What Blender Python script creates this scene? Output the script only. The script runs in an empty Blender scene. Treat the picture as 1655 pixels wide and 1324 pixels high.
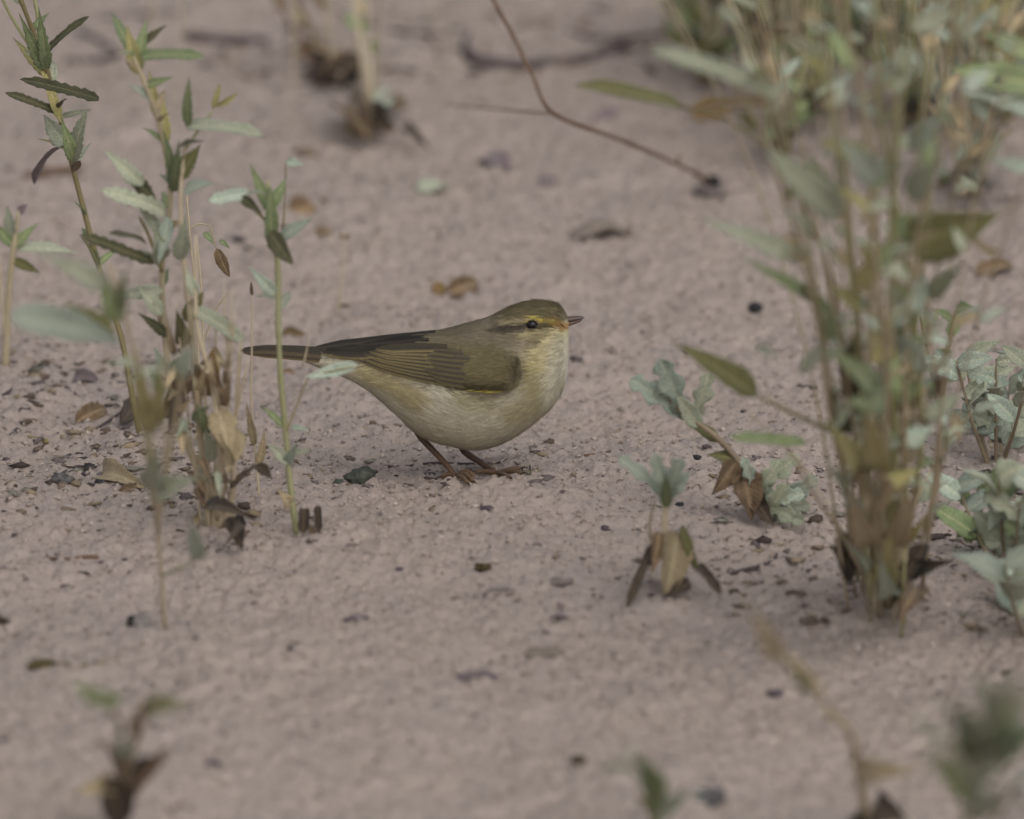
import bpy, bmesh, math, random
import numpy as np
from mathutils import Vector, Matrix

random.seed(7); RNG = np.random.default_rng(11)
SC = bpy.context.scene
COL = SC.collection
R = math.radians

# ------------------------------------------------------------------ camera, sky, sun, exposure
W0, H0 = 1655.0, 1324.0            # size of the photograph, only used to read positions off it
PITCH = R(15.0); DIST = 6.0; FRAME = 0.342
CT, ST = math.cos(PITCH), math.sin(PITCH)
CAM = Vector((0.0, -DIST*CT, DIST*ST))
FWD = Vector((0, CT, -ST)); RIGHT = Vector((1, 0, 0)); UP = Vector((0, ST, CT))
cam = bpy.data.cameras.new('camera'); camo = bpy.data.objects.new('camera', cam); COL.objects.link(camo)
camo.location = CAM; camo.rotation_euler = (math.pi/2 - PITCH, 0, 0)
cam.sensor_width = 36.0; cam.lens = 36.0*DIST/FRAME
cam.clip_start = 0.1; cam.clip_end = 500
cam.dof.use_dof = True; cam.dof.focus_distance = 5.935; cam.dof.aperture_fstop = 10.5
SC.camera = camo

wd = bpy.data.worlds.new('World'); SC.world = wd; wd.use_nodes = True
wn = wd.node_tree; bg = wn.nodes['Background']
sky = wn.nodes.new('ShaderNodeTexSky'); sky.sky_type = 'NISHITA'; sky.sun_disc = False
sky.sun_elevation = R(46); sky.sun_rotation = R(158); sky.dust_density = 4.0; sky.air_density = 1.0
hs = wn.nodes.new('ShaderNodeHueSaturation'); hs.inputs['Saturation'].default_value = 0.30
wn.links.new(sky.outputs[0], hs.inputs['Color']); wn.links.new(hs.outputs[0], bg.inputs['Color'])
bg.inputs['Strength'].default_value = 0.125
sl = bpy.data.lights.new('sun', 'SUN'); so = bpy.data.objects.new('sun', sl); COL.objects.link(so)
sl.energy = 0.8; sl.angle = R(80); sl.color = (1.0, 0.965, 0.92)
_az = R(158); _el = R(46)
_d = Vector((math.sin(_az)*math.cos(_el), math.cos(_az)*math.cos(_el), math.sin(_el)))   # towards the sun
so.rotation_euler = _d.to_track_quat('Z', 'Y').to_euler(); so.location = _d*5
vs = SC.view_settings; vs.view_transform = 'Standard'; vs.look = 'None'; vs.gamma = 1.0
vs.exposure = -0.12

# ------------------------------------------------------------------ small helpers
def ray(px, py):
    u = (px/W0 - 0.5)*FRAME/DIST; v = (0.5 - py/H0)*(H0/W0)*FRAME/DIST
    return (FWD + RIGHT*u + UP*v)
def at(px, py, Y):
    d = ray(px, py); return CAM + d*((Y - CAM.y)/d.y)

# value noise (vectorised) for the lie of the sand
_T = RNG.random((256, 256))
def vnoise(x, y):
    x = np.asarray(x, float); y = np.asarray(y, float)
    xi = np.floor(x).astype(int); yi = np.floor(y).astype(int)
    fx = x - xi; fy = y - yi
    fx = fx*fx*fx*(fx*(fx*6-15)+10); fy = fy*fy*fy*(fy*(fy*6-15)+10)
    a = _T[xi & 255, yi & 255]; b = _T[(xi+1) & 255, yi & 255]
    c = _T[xi & 255, (yi+1) & 255]; d = _T[(xi+1) & 255, (yi+1) & 255]
    return (a*(1-fx)+b*fx)*(1-fy)+(c*(1-fx)+d*fx)*fy - 0.5
MOUNDS = []      # (x, y, radius, height)
def height(x, y, fine=True):
    x = np.asarray(x, float); y = np.asarray(y, float)
    near = np.clip(1 - np.maximum(np.maximum(np.abs(x)-.27, np.abs(y-.07)-.80), 0)/.25, 0, 1)     # ripples too fine for the coarse outer sheet fade out
    z = 0.016*vnoise(x*5+3.1, y*4+9.7) + 0.006*vnoise(x*22+50, y*17+20) + near*0.0030*vnoise(x*61+5, y*50+7)
    z = z + near*0.0017*vnoise(x*140+31, y*115+77)
    if fine:
        z = z + near*near*near*(0.0020*vnoise(x*330+12, y*290+90) + 0.0020*vnoise(x*690+40, y*560+3))
    for (mx, my, mr, mh) in MOUNDS:
        z = z + mh*np.exp(-((x-mx)**2+(y-my)**2)/(mr*mr))
    return z - _H0[0]
_H0 = [0.0]
def hz(x, y): return float(height(x, y, False))
def ground(px, py):
    d = ray(px, py); z = 0.0
    for _ in range(6):
        p = CAM + d*((z - CAM.z)/d.z); z = hz(p.x, p.y)
    p.z = z
    return p
_b0 = CAM + ray(790, 775)*(-CAM.z/ray(790, 775).z)
_H0[0] = hz(_b0.x, _b0.y)
for (gx, gy, mr, mh) in ((1420, 965, .030, .004), (330, 850, .025, .003), (225, 700, .03, .004), (1080, 950, .012, .002), (1230, 830, .02, .003)):
    g = CAM + ray(gx, gy)*(-CAM.z/ray(gx, gy).z); MOUNDS.append((g.x, g.y, mr, mh))

def link(o, parent=None):
    COL.objects.link(o)
    if parent is not None:
        o.parent = parent
        o.matrix_parent_inverse = Matrix.Identity(4)
    return o
def wloc(o):
    v = Vector((0, 0, 0))
    while o is not None:
        v += o.location; o = o.parent
    return v
def mesh_obj(name, verts, faces, mat, parent=None, smooth=True, cols=None, origin=None):
    """verts in world space; the object's origin goes to `origin` (default: first vert) and is parented without offset."""
    verts = np.asarray(verts, float)
    org = Vector(origin) if origin is not None else Vector(verts.mean(0))
    me = bpy.data.meshes.new(name)
    me.from_pydata((verts - np.array(org)).tolist(), [], faces)
    if smooth:
        me.polygons.foreach_set('use_smooth', np.ones(len(me.polygons), bool))
    if cols is not None:
        a = me.color_attributes.new('Col', 'FLOAT_COLOR', 'POINT')
        c = np.ones((len(verts), 4)); c[:, :3] = cols
        a.data.foreach_set('color', c.ravel())
    me.materials.append(mat); me.update()
    o = bpy.data.objects.new(name, me)
    link(o, parent)
    o.location = org - (wloc(parent) if parent is not None else Vector((0, 0, 0)))
    return o
def empty(name, loc):
    o = bpy.data.objects.new(name, None); o.empty_display_size = 0.01; COL.objects.link(o); o.location = loc
    return o
def tag(o, label, cat, group=None):
    o['label'] = label; o['category'] = cat
    if group: o['group'] = group
    return o

# ------------------------------------------------------------------ materials
def newmat(name, rough=0.8, spec=0.25):
    m = bpy.data.materials.new(name); m.use_nodes = True
    b = m.node_tree.nodes['Principled BSDF']; b.inputs['Roughness'].default_value = rough
    b.inputs['Specular IOR Level'].default_value = spec
    return m, m.node_tree, b
def N(t, kind, **kw):
    n = t.nodes.new(kind)
    for k, v in kw.items():
        if k in n.inputs: n.inputs[k].default_value = v
        else: setattr(n, k, v)
    return n
def mixrgb(t, blend, fac, a, b):
    n = t.nodes.new('ShaderNodeMix'); n.data_type = 'RGBA'; n.blend_type = blend
    for s, v in ((0, fac), (6, a), (7, b)):
        if hasattr(v, 'is_output'): t.links.new(v, n.inputs[s])
        else: n.inputs[s].default_value = v if not isinstance(v, tuple) else (*v, 1)
    return n.outputs[2]
def ramp(t, fac, stops):
    r = t.nodes.new('ShaderNodeValToRGB'); e = r.color_ramp.elements
    while len(e) < len(stops): e.new(0.5)
    for el, (p, c) in zip(e, stops):
        el.position = p; el.color = (*c, 1) if isinstance(c, tuple) else (c, c, c, 1)
    t.links.new(fac, r.inputs[0]); return r.outputs[0]
def noise(t, scale, detail=3, rough=0.6, coord=None):
    n = N(t, 'ShaderNodeTexNoise', Scale=scale, Detail=detail, Roughness=rough)
    if coord is not None: t.links.new(coord, n.inputs['Vector'])
    return n.outputs[0]
def objcoord(t): return t.nodes.new('ShaderNodeTexCoord').outputs['Object']

# sand
SAND, t, b = newmat('sand', 0.95, 0.15)
oc = objcoord(t)
n1 = noise(t, 9, 4, 0.6, oc); n2 = noise(t, 70, 4, 0.65, oc); n3 = noise(t, 420, 3, 0.7, oc); n4 = noise(t, 1300, 2, 0.7, oc); n5 = noise(t, 190, 3, 0.6, oc)
n6 = noise(t, 520, 3, 0.75, N(t, 'ShaderNodeMapping', Location=(3.1, 7.7, 1.3)).outputs[0]); t.links.new(oc, n6.node.inputs['Vector'].links[0].from_node.inputs[0])
c = mixrgb(t, 'MIX', ramp(t, n1, [(0.38, 0.0), (0.62, 1.0)]), (0.405, 0.332, 0.276), (0.390, 0.325, 0.284))
c = mixrgb(t, 'MIX', ramp(t, n2, [(0.42, 0.0), (0.66, 0.55)]), c, (0.325, 0.272, 0.250))
c = mixrgb(t, 'MIX', ramp(t, n5, [(0.50, 0.0), (0.72, 0.55)]), c, (0.43, 0.355, 0.292))
c = mixrgb(t, 'MIX', ramp(t, n6, [(0.40, 0.0), (0.60, 0.65)]), c, (0.392, 0.328, 0.306))
c = mixrgb(t, 'MIX', ramp(t, n3, [(0.53, 0.0), (0.75, 0.75)]), c, (0.205, 0.168, 0.155))
c = mixrgb(t, 'MIX', ramp(t, n4, [(0.50, 0.0), (0.78, 0.7)]), c, (0.52, 0.45, 0.40))
t.links.new(c, b.inputs['Base Color'])
bp = N(t, 'ShaderNodeBump', Strength=0.7, Distance=0.0006)
ad = N(t, 'ShaderNodeMath', operation='ADD'); t.links.new(n3, ad.inputs[0]); t.links.new(n4, ad.inputs[1])
t.links.new(ad.outputs[0], bp.inputs['Height']); t.links.new(bp.outputs[0], b.inputs['Normal'])

def colmat(name, rough=0.85, spec=0.2, nscale=900, namt=0.35, bump=0.0, sheen=0.0):
    """colour from the mesh's own colour attribute, broken up by fine noise"""
    m, t, b = newmat(name, rough, spec)
    a = N(t, 'ShaderNodeVertexColor', layer_name='Col')
    n = noise(t, nscale, 3, 0.6, objcoord(t))
    k = ramp(t, n, [(0.3, 1.0-namt), (0.7, 1.0+namt*0.6)])
    t.links.new(mixrgb(t, 'MULTIPLY', 1.0, a.outputs[0], k), b.inputs['Base Color'])
    if bump:
        bp = N(t, 'ShaderNodeBump', Strength=bump, Distance=0.0005)
        t.links.new(n, bp.inputs['Height']); t.links.new(bp.outputs[0], b.inputs['Normal'])
    b.inputs['Sheen Weight'].default_value = sheen
    return m
GRAIN = colmat('grain', 0.9, 0.2, 1500, 0.2)
PLUM = colmat('plumage', 0.9, 0.1, 1100, 0.22, 0.35, 0.05)
FEATH = colmat('feather', 0.7, 0.25, 1600, 0.18, 0.1)
STRAND = colmat('plumage_barbs', 0.9, 0.1, 300, 0.1)
SKINM = colmat('scaly_leg', 0.6, 0.35, 2200, 0.35, 0.4)
BILLM = colmat('bill_horn', 0.42, 0.45, 1200, 0.2)
BITS = colmat('litter', 0.85, 0.2, 700, 0.45, 0.5)
EYEM, t, b = newmat('eye_black', 0.06, 0.3); b.inputs['Base Color'].default_value = (0.006, 0.005, 0.005, 1)

def leafmat(name, col, col2, rib, rough=0.75, translucent=0.25, under=None):
    m, t, b = newmat(name, rough, 0.2)
    a = N(t, 'ShaderNodeVertexColor', layer_name='Col')          # r: 0 rib..1 edge, g: along, b: random
    sp = t.nodes.new('ShaderNodeSeparateColor'); t.links.new(a.outputs[0], sp.inputs[0])
    oc = objcoord(t)
    n = noise(t, 240, 4, 0.6, oc); nf = noise(t, 1500, 2, 0.6, oc)
    c = mixrgb(t, 'MIX', ramp(t, n, [(0.35, 0.0), (0.65, 1.0)]), col, col2)
    c = mixrgb(t, 'MIX', ramp(t, sp.outputs[0], [(0.05, 0.8), (0.20, 0.0)]), c, rib)
    k = ramp(t, sp.outputs[2], [(0.0, 0.72), (1.0, 1.22)])
    c = mixrgb(t, 'MULTIPLY', 1.0, c, k)
    c = mixrgb(t, 'MULTIPLY', 1.0, c, ramp(t, nf, [(0.3, 0.78), (0.7, 1.18)]))
    t.links.new(c, b.inputs['Base Color'])
    b.inputs['Sheen Weight'].default_value = 0.15; b.inputs['Sheen Roughness'].default_value = 0.6
    bp = N(t, 'ShaderNodeBump', Strength=0.8, Distance=0.0007)
    wv = N(t, 'ShaderNodeMath', operation='MULTIPLY'); t.links.new(sp.outputs[1], wv.inputs[0]); wv.inputs[1].default_value = 70
    w2 = N(t, 'ShaderNodeMath', operation='MULTIPLY_ADD'); t.links.new(sp.outputs[0], w2.inputs[0]); w2.inputs[1].default_value = -14; t.links.new(wv.outputs[0], w2.inputs[2])
    w3 = N(t, 'ShaderNodeMath', operation='SINE'); t.links.new(w2.outputs[0], w3.inputs[0])
    w4 = N(t, 'ShaderNodeMath', operation='MULTIPLY_ADD'); t.links.new(w3.outputs[0], w4.inputs[0]); w4.inputs[1].default_value = 0.08; t.links.new(n, w4.inputs[2])
    t.links.new(w4.outputs[0], bp.inputs['Height']); t.links.new(bp.outputs[0], b.inputs['Normal'])
    if translucent:
        tr = t.nodes.new('ShaderNodeBsdfTranslucent'); t.links.new(c, tr.inputs[0])
        mx = t.nodes.new('ShaderNodeMixShader'); mx.inputs[0].default_value = translucent
        t.links.new(b.outputs[0], mx.inputs[1]); t.links.new(tr.outputs[0], mx.inputs[2])
        t.links.new(mx.outputs[0], t.nodes['Material Output'].inputs[0])
    return m
LM = {
 'silver': leafmat('leaf_silver', (0.441, 0.480, 0.347), (0.519, 0.535, 0.405), (0.620, 0.620, 0.451)),
 'blue':   leafmat('leaf_bluegreen', (0.409, 0.482, 0.391), (0.510, 0.564, 0.464), (0.599, 0.636, 0.492)),
 'green':  leafmat('leaf_green', (0.252, 0.327, 0.158), (0.327, 0.383, 0.196), (0.466, 0.486, 0.261)),
 'olive':  leafmat('leaf_olive', (0.144, 0.144, 0.060), (0.194, 0.181, 0.077), (0.275, 0.250, 0.112)),
 'dark':   leafmat('leaf_dark_olive', (0.084, 0.084, 0.043), (0.126, 0.118, 0.062), (0.192, 0.180, 0.096)),
 'yellow': leafmat('leaf_yellowing', (0.432, 0.409, 0.169), (0.496, 0.441, 0.200), (0.577, 0.496, 0.241)),
 'dry':    leafmat('leaf_dry_brown', (0.145, 0.094, 0.053), (0.255, 0.172, 0.099), (0.345, 0.248, 0.152), 0.85, 0.1),
 'drydark':leafmat('leaf_dry_dark', (0.045, 0.030, 0.020), (0.088, 0.060, 0.040), (0.12, 0.09, 0.06), 0.85, 0.05),
 'straw':  leafmat('leaf_straw', (0.503, 0.399, 0.244), (0.414, 0.325, 0.199), (0.591, 0.488, 0.310), 0.8, 0.2),
 'orange': leafmat('leaf_orange_brown', (0.286, 0.187, 0.072), (0.220, 0.138, 0.055), (0.330, 0.220, 0.110), 0.8, 0.15),
 'purple': leafmat('litter_purple_grey', (0.158, 0.117, 0.128), (0.217, 0.168, 0.168), (0.240, 0.180, 0.180), 0.85, 0.0),
 'grey':   leafmat('litter_grey', (0.257, 0.209, 0.169), (0.176, 0.142, 0.115), (0.297, 0.243, 0.203), 0.85, 0.0),
}
def stemmat(name, c1, c2, c3):
    m, t, b = newmat(name, 0.75, 0.2)
    oc = objcoord(t); n = noise(t, 160, 4, 0.65, oc); nf = noise(t, 1400, 2, 0.6, oc)
    c = mixrgb(t, 'MIX', ramp(t, n, [(0.35, 0.0), (0.65, 1.0)]), c1, c2)
    c = mixrgb(t, 'MIX', ramp(t, nf, [(0.52, 0.0), (0.75, 0.7)]), c, c3)
    t.links.new(c, b.inputs['Base Color'])
    bp = N(t, 'ShaderNodeBump', Strength=0.5, Distance=0.0004)
    t.links.new(nf, bp.inputs['Height']); t.links.new(bp.outputs[0], b.inputs['Normal'])
    return m
SM = {
 'tan':   stemmat('stem_tan', (0.47, 0.40, 0.265), (0.41, 0.345, 0.235), (0.32, 0.26, 0.165)),
 'straw': stemmat('stem_straw', (0.54, 0.455, 0.325), (0.49, 0.41, 0.295), (0.38, 0.31, 0.21)),
 'lime':  stemmat('stem_lime', (0.43, 0.405, 0.205), (0.38, 0.365, 0.205), (0.31, 0.28, 0.155)),
 'green': stemmat('stem_green', (0.317, 0.331, 0.182), (0.365, 0.338, 0.189), (0.257, 0.230, 0.121)),
 'olive': stemmat('stem_olive', (0.213, 0.181, 0.090), (0.250, 0.206, 0.106), (0.138, 0.106, 0.056)),
 'red':   stemmat('twig_reddish', (0.150, 0.091, 0.062), (0.198, 0.126, 0.084), (0.090, 0.060, 0.048)),
 'purple':stemmat('twig_purple_grey', (0.085, 0.066, 0.068), (0.115, 0.088, 0.085), (0.06, 0.045, 0.045)),
 'pale':  stemmat('twig_pale', (0.30, 0.24, 0.165), (0.245, 0.195, 0.135), (0.19, 0.15, 0.10)),
 'white': stemmat('blade_white', (0.50, 0.46, 0.38), (0.44, 0.40, 0.34), (0.40, 0.35, 0.28)),
 'dark':  stemmat('twig_dark', (0.055, 0.038, 0.028), (0.085, 0.06, 0.042), (0.035, 0.026, 0.022)),
}

# ------------------------------------------------------------------ the sand
def axis_coords(lo, hi, step, far):
    a = list(np.arange(lo, hi, step)); s = step; x = a[-1]; right = []
    while x < far: s *= 1.14; x += s; right.append(x)
    s = step; x = a[0]; left = []
    while x > -far: s *= 1.14; x -= s; left.append(x)
    return np.array(left[::-1] + a + right)
xs = axis_coords(-0.26, 0.26, 0.00095, 45.0); ys = axis_coords(-0.72, 0.86, 0.0017, 45.0)
XX, YY = np.meshgrid(xs, ys)
ZZ = height(XX, YY)
nx, ny = len(xs), len(ys)
me = bpy.data.meshes.new('sand_ground')
me.vertices.add(nx*ny); me.vertices.foreach_set('co', np.stack([XX, YY, ZZ], -1).ravel())
i = np.arange(ny-1)[:, None]*nx + np.arange(nx-1)[None, :]
q = np.stack([i, i+1, i+1+nx, i+nx], -1).reshape(-1, 4)
me.loops.add(q.size); me.loops.foreach_set('vertex_index', q.ravel().astype(np.int32))
me.polygons.add(len(q)); me.polygons.foreach_set('loop_start', np.arange(0, q.size, 4, dtype=np.int32))
me.polygons.foreach_set('use_smooth', np.ones(len(q), bool))
me.update(calc_edges=True); me.materials.append(SAND)
so_ = bpy.data.objects.new('sand_ground', me); link(so_); so_['kind'] = 'structure'

def scatter(name, n, rmin, rmax, pal, flat, label, ang=True, sink=0.35, power=3.0, area=None):
    """loose grains and specks: one mesh of tiny faceted bodies, too many and too small to count"""
    x0, x1, y0, y1 = area or (-0.25, 0.25, -0.68, 0.84)
    px = RNG.uniform(x0, x1, n); py = RNG.uniform(y0, y1, n)
    pz = height(px, py)
    r = rmin + (rmax-rmin)*RNG.random(n)**power
    base = np.array([[1,0,0],[-1,0,0],[0,1,0],[0,-1,0],[0,0,1],[0,0,-1]], float)
    V = base[None]*RNG.uniform(0.65, 1.35, (n, 6, 1)) + RNG.normal(0, 0.18, (n, 6, 3))
    st = RNG.uniform(0.7, 1.7, n)
    V[:, :, 0] *= st[:, None]; V[:, :, 2] *= flat*RNG.uniform(0.7, 1.3, n)[:, None]
    a = RNG.uniform(0, 2*np.pi, n); ca, sa = np.cos(a)[:, None], np.sin(a)[:, None]
    X = V[:, :, 0]*ca - V[:, :, 1]*sa; Y = V[:, :, 0]*sa + V[:, :, 1]*ca
    tl = RNG.normal(0, 0.25, n)[:, None]
    Z = V[:, :, 2] + X*tl*0.5
    P = np.stack([X, Y, Z], -1)*r[:, None, None]
    P[:, :, 0] += px[:, None]; P[:, :, 1] += py[:, None]; P[:, :, 2] += (pz + r*flat*(1-sink*2))[:, None]
    F = np.array([[0,2,4],[2,1,4],[1,3,4],[3,0,4],[2,0,5],[1,2,5],[3,1,5],[0,3,5]])
    FF = (F[None] + (np.arange(n)*6)[:, None, None]).reshape(-1, 3)
    pal = np.array(pal); wts = pal[:, 3]/pal[:, 3].sum()
    c = pal[RNG.choice(len(pal), n, p=wts), :3]*RNG.uniform(0.75, 1.25, (n, 1))
    me = bpy.data.meshes.new(name); me.vertices.add(n*6); me.vertices.foreach_set('co', P.ravel())
    me.loops.add(FF.size); me.loops.foreach_set('vertex_index', FF.ravel().astype(np.int32))
    me.polygons.add(len(FF)); me.polygons.foreach_set('loop_start', np.arange(0, FF.size, 3, dtype=np.int32))
    me.update(calc_edges=True)
    at_ = me.color_attributes.new('Col', 'FLOAT_COLOR', 'POINT')
    cc = np.ones((n, 6, 4)); cc[:, :, :3] = c[:, None, :]; at_.data.foreach_set('color', cc.ravel())
    me.materials.append(GRAIN); o = bpy.data.objects.new(name, me); link(o)
    o['kind'] = 'stuff'; o['label'] = label; o['category'] = 'sand grains' if 'grain' in name else 'plant litter'
    return o
scatter('sand_grains', 85000, 0.00025, 0.0011, [(.42,.35,.30,6), (.49,.42,.37,1.6), (.35,.29,.26,4), (.20,.165,.155,1.5), (.30,.235,.18,1.2)], 0.75,
        'coarse pinkish tan grains lying loose on the sand')
scatter('litter_specks', 1500, 0.0004, 0.0019, [(.09,.07,.07,3), (.13,.10,.10,3), (.16,.115,.075,2), (.07,.055,.045,2), (.16,.145,.11,1)], 0.35,
        'tiny dark specks of plant litter strewn over the sand', power=3.5)

# ------------------------------------------------------------------ tubes, leaves, pebbles
def catmull(pts, n):
    P = [Vector(p) for p in pts]
    if len(P) == 2: P = [P[0], P[0].lerp(P[1], .5), P[1]]
    P = [P[0]*2 - P[1]] + P + [P[-1]*2 - P[-2]]
    out = []; segs = len(P) - 3
    for k in range(n+1):
        s = k/n*segs; j = min(int(s), segs-1); u = s - j
        a, b, c, d = P[j:j+4]
        out.append(0.5*((2*b) + (c-a)*u + (2*a-5*b+4*c-d)*u*u + (3*b-a-3*c+d)*u*u*u))
    return out
def tube(name, pts, r0, r1, mat, parent=None, sides=7, n=None, knobs=0.12, cols=None, tipr=None):
    n = n or max(6, 4*len(pts)); C = catmull(pts, n); V = []; F = []; CC = []
    up = Vector((0.3, -1, 0.2))
    for k, p in enumerate(C):
        t = k/n; d = (C[min(k+1, n)] - C[max(k-1, 0)]).normalized()
        a = d.cross(up).normalized(); b = d.cross(a)
        r = (r0*(1-t) + r1*t)*(1 + knobs*random.uniform(-1, 1))
        if k == n: r *= 0.35
        for s in range(sides):
            an = 2*math.pi*s/sides
            V.append(p + (a*math.cos(an) + b*math.sin(an))*r)
            if cols: CC.append([cols[0][q]*(1-t)+cols[1][q]*t for q in range(3)])
    for k in range(n):
        for s in range(sides):
            F.append((k*sides+s, k*sides+(s+1) % sides, (k+1)*sides+(s+1) % sides, (k+1)*sides+s))
    F.append(tuple(range(sides-1, -1, -1))); F.append(tuple(n*sides+s for s in range(sides)))
    return mesh_obj(name, V, F, mat, parent, cols=CC if cols else None, origin=C[0])

def wprofile(shape, t):
    if shape == 'lance': return (math.sin(math.pi*min(1, t**0.8))**0.9)*(0.35+0.65*(1-t)) * 1.55
    if shape == 'ovate': return math.sin(math.pi*t**0.72)**0.75
    if shape == 'strap': return min(1, 6*t+0.35)*min(1, 5*(1-t))**0.7
    if shape == 'spat':  return 0.25 + 0.85*math.sin(math.pi*min(1, max(0, t-0.05)**1.6))**0.8 if t < 1 else 0
    if shape == 'lobed': return (0.22 + 0.9*abs(math.sin(math.pi*2.6*t**1.1+0.25))**0.8*(0.45+0.75*t))*min(1, 4.5*(1-t))**0.6
    return math.sin(math.pi*t)
def leaf(parent, p0, p1, W, mat, shape='lance', bend=0.5, cup=0.35, roll=45, serr=0.0, teeth=9, twist=0.0, name='leaf', n=14, flip=False, thick=0.00022, wav=0.11):
    """a real leaf between p0 and p1: arched (bend), cupped, toothed, with a sunk midrib and its own thickness.
    roll: 0 face up, 90 face towards the viewer side (-Y)."""
    if serr > .05: n = 24; teeth = min(teeth, 8); serr *= 1.35
    p0 = Vector(p0); p1 = Vector(p1); ax = p1 - p0; L = ax.length; ax.normalize()
    tg = Vector((0, -math.sin(R(roll)), math.cos(R(roll)))); nn = tg - ax*tg.dot(ax)
    if nn.length < 0.25: nn = Vector((0.2, -0.6, 0.8)) - ax*ax.dot(Vector((0.2, -0.6, 0.8)))
    nn.normalize(); nn = Matrix.Rotation(random.uniform(-.3, .3), 3, ax) @ nn; sd = ax.cross(nn)
    # arc centre line in (s, h)
    B = bend; pts = []; s = h = 0.0
    for k in range(n+1):
        pts.append((s, h)); a = B*(0.5 - (k+0.5)/n); s += math.cos(a)/n; h += math.sin(a)/n
    sc = 1.0/max(0.2, pts[-1][0])
    V = []; CC = []; us = (-1, -0.62, -0.2, 0, 0.2, 0.62, 1); nu = len(us); rnd = random.random()
    ph = random.uniform(0, 6)
    for k in range(n+1):
        t = k/n; c = p0 + ax*(pts[k][0]*L*sc) + nn*(pts[k][1]*L*sc)
        a = B*(0.5 - t); tn = (nn*math.cos(a) - ax*math.sin(a)).normalized()
        tw = twist*(t-0.3); sd2 = sd*math.cos(tw) + tn*math.sin(tw); tn2 = tn*math.cos(tw) - sd*math.sin(tw)
        w = max(0.02, wprofile(shape, t))*W*0.5
        for u in us:
            ww = w
            if abs(u) == 1 and serr:
                ww = w*(1 + serr*(2*((t*teeth + (0.0 if u > 0 else 0.5)) % 1.0) - 1))
            if abs(u) > .5: ww *= 1 + random.uniform(-.09, .09)
            an = u*cup*1.5
            off = sd2*(ww*(math.sin(an)/(cup*1.5) if cup else u)) + tn2*(ww*(1-math.cos(an))/(cup*1.5 if cup else 1))
            if u == 0: off -= tn2*(0.06*w)
            off += tn2*(wav*w*abs(u)*math.sin(ph + t*9 + u))
            V.append(c + off); CC.append((abs(u), t, rnd))
    nv = len(V)
    for k in range(nv):
        j = (k//nu); a = B*(0.5 - j/n); tn = (nn*math.cos(a) - ax*math.sin(a)).normalized()
        V.append(V[k] - tn*thick); CC.append(CC[k])
    F = []
    for k in range(n):
        for j in range(nu-1):
            A = k*nu+j; Bq = A+1; Cq = A+nu+1; D = A+nu
            F.append((A, Bq, Cq, D)); F.append((nv+D, nv+Cq, nv+Bq, nv+A))
        F.append((k*nu, (k+1)*nu, nv+(k+1)*nu, nv+k*nu))
        F.append((k*nu+nu-1, nv+k*nu+nu-1, nv+(k+1)*nu+nu-1, (k+1)*nu+nu-1))
    F.append(tuple([j for j in range(nu)][::-1] + [nv+j for j in range(nu)]))
    e = n*nu; F.append(tuple([e+j for j in range(nu)] + [nv+e+j for j in range(nu)][::-1]))
    return mesh_obj(name, V, F, LM[mat], parent, cols=CC, origin=p0)

def pebble(name, px, py, wpx, hpx, col, label, cat, group=None, col2=None, lump=0.25, depth=1.0, rot=None):
    g = ground(px, py + hpx*0.35); s = pxs(g.y)
    rx = wpx*0.5*s; rz = max(hpx*0.5*s/CT*0.85, 0.0004); ry = min(rx, max(rx*0.75, rz))*depth
    bm = bmesh.new(); bmesh.ops.create_icosphere(bm, subdivisions=3, radius=1.0)
    sd = random.uniform(0, 50); V = []; CC = []; a = random.uniform(-.4, .4) if rot is None else rot
    for v in bm.verts:
        c = v.co
        k = 1 + lump*(float(vnoise(c.x*1.6+sd, c.y*1.6+c.z*2.1+sd))*1.6 + 0.5*float(vnoise(c.x*4+sd, c.z*4-c.y*3)))
        # a few flat facets
        for f in ((.6, -.5, .6), (-.7, -.3, .5), (.1, .3, .9)):
            d = c.normalized().dot(Vector(f).normalized())
            if d > 0.78: k *= 0.78/d*0.96
        p = Vector((c.x*rx*k, c.y*ry*k, c.z*rz*k)); p = Matrix.Rotation(a, 3, 'Z') @ p
        V.append(p + g + Vector((0, 0, rz*0.62)))
        m = float(vnoise(c.x*2+sd+9, c.z*2+c.y)) + 0.5
        cc = col if col2 is None or (c.x*0.8 + c.z*0.4 - c.y*0.4) < 0.25 else col2
        CC.append([q*(0.7+0.6*m) for q in cc])
    F = [tuple(v.index for v in f.verts) for f in bm.faces]; bm.free()
    return tag(mesh_obj(name, V, F, BITS, None, cols=CC, origin=g), label, cat, group)
def pxs(Y):          # metres per photo pixel on the plane y = Y near the ground
    return (at(828, 662, Y) - at(827, 662, Y)).length

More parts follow.
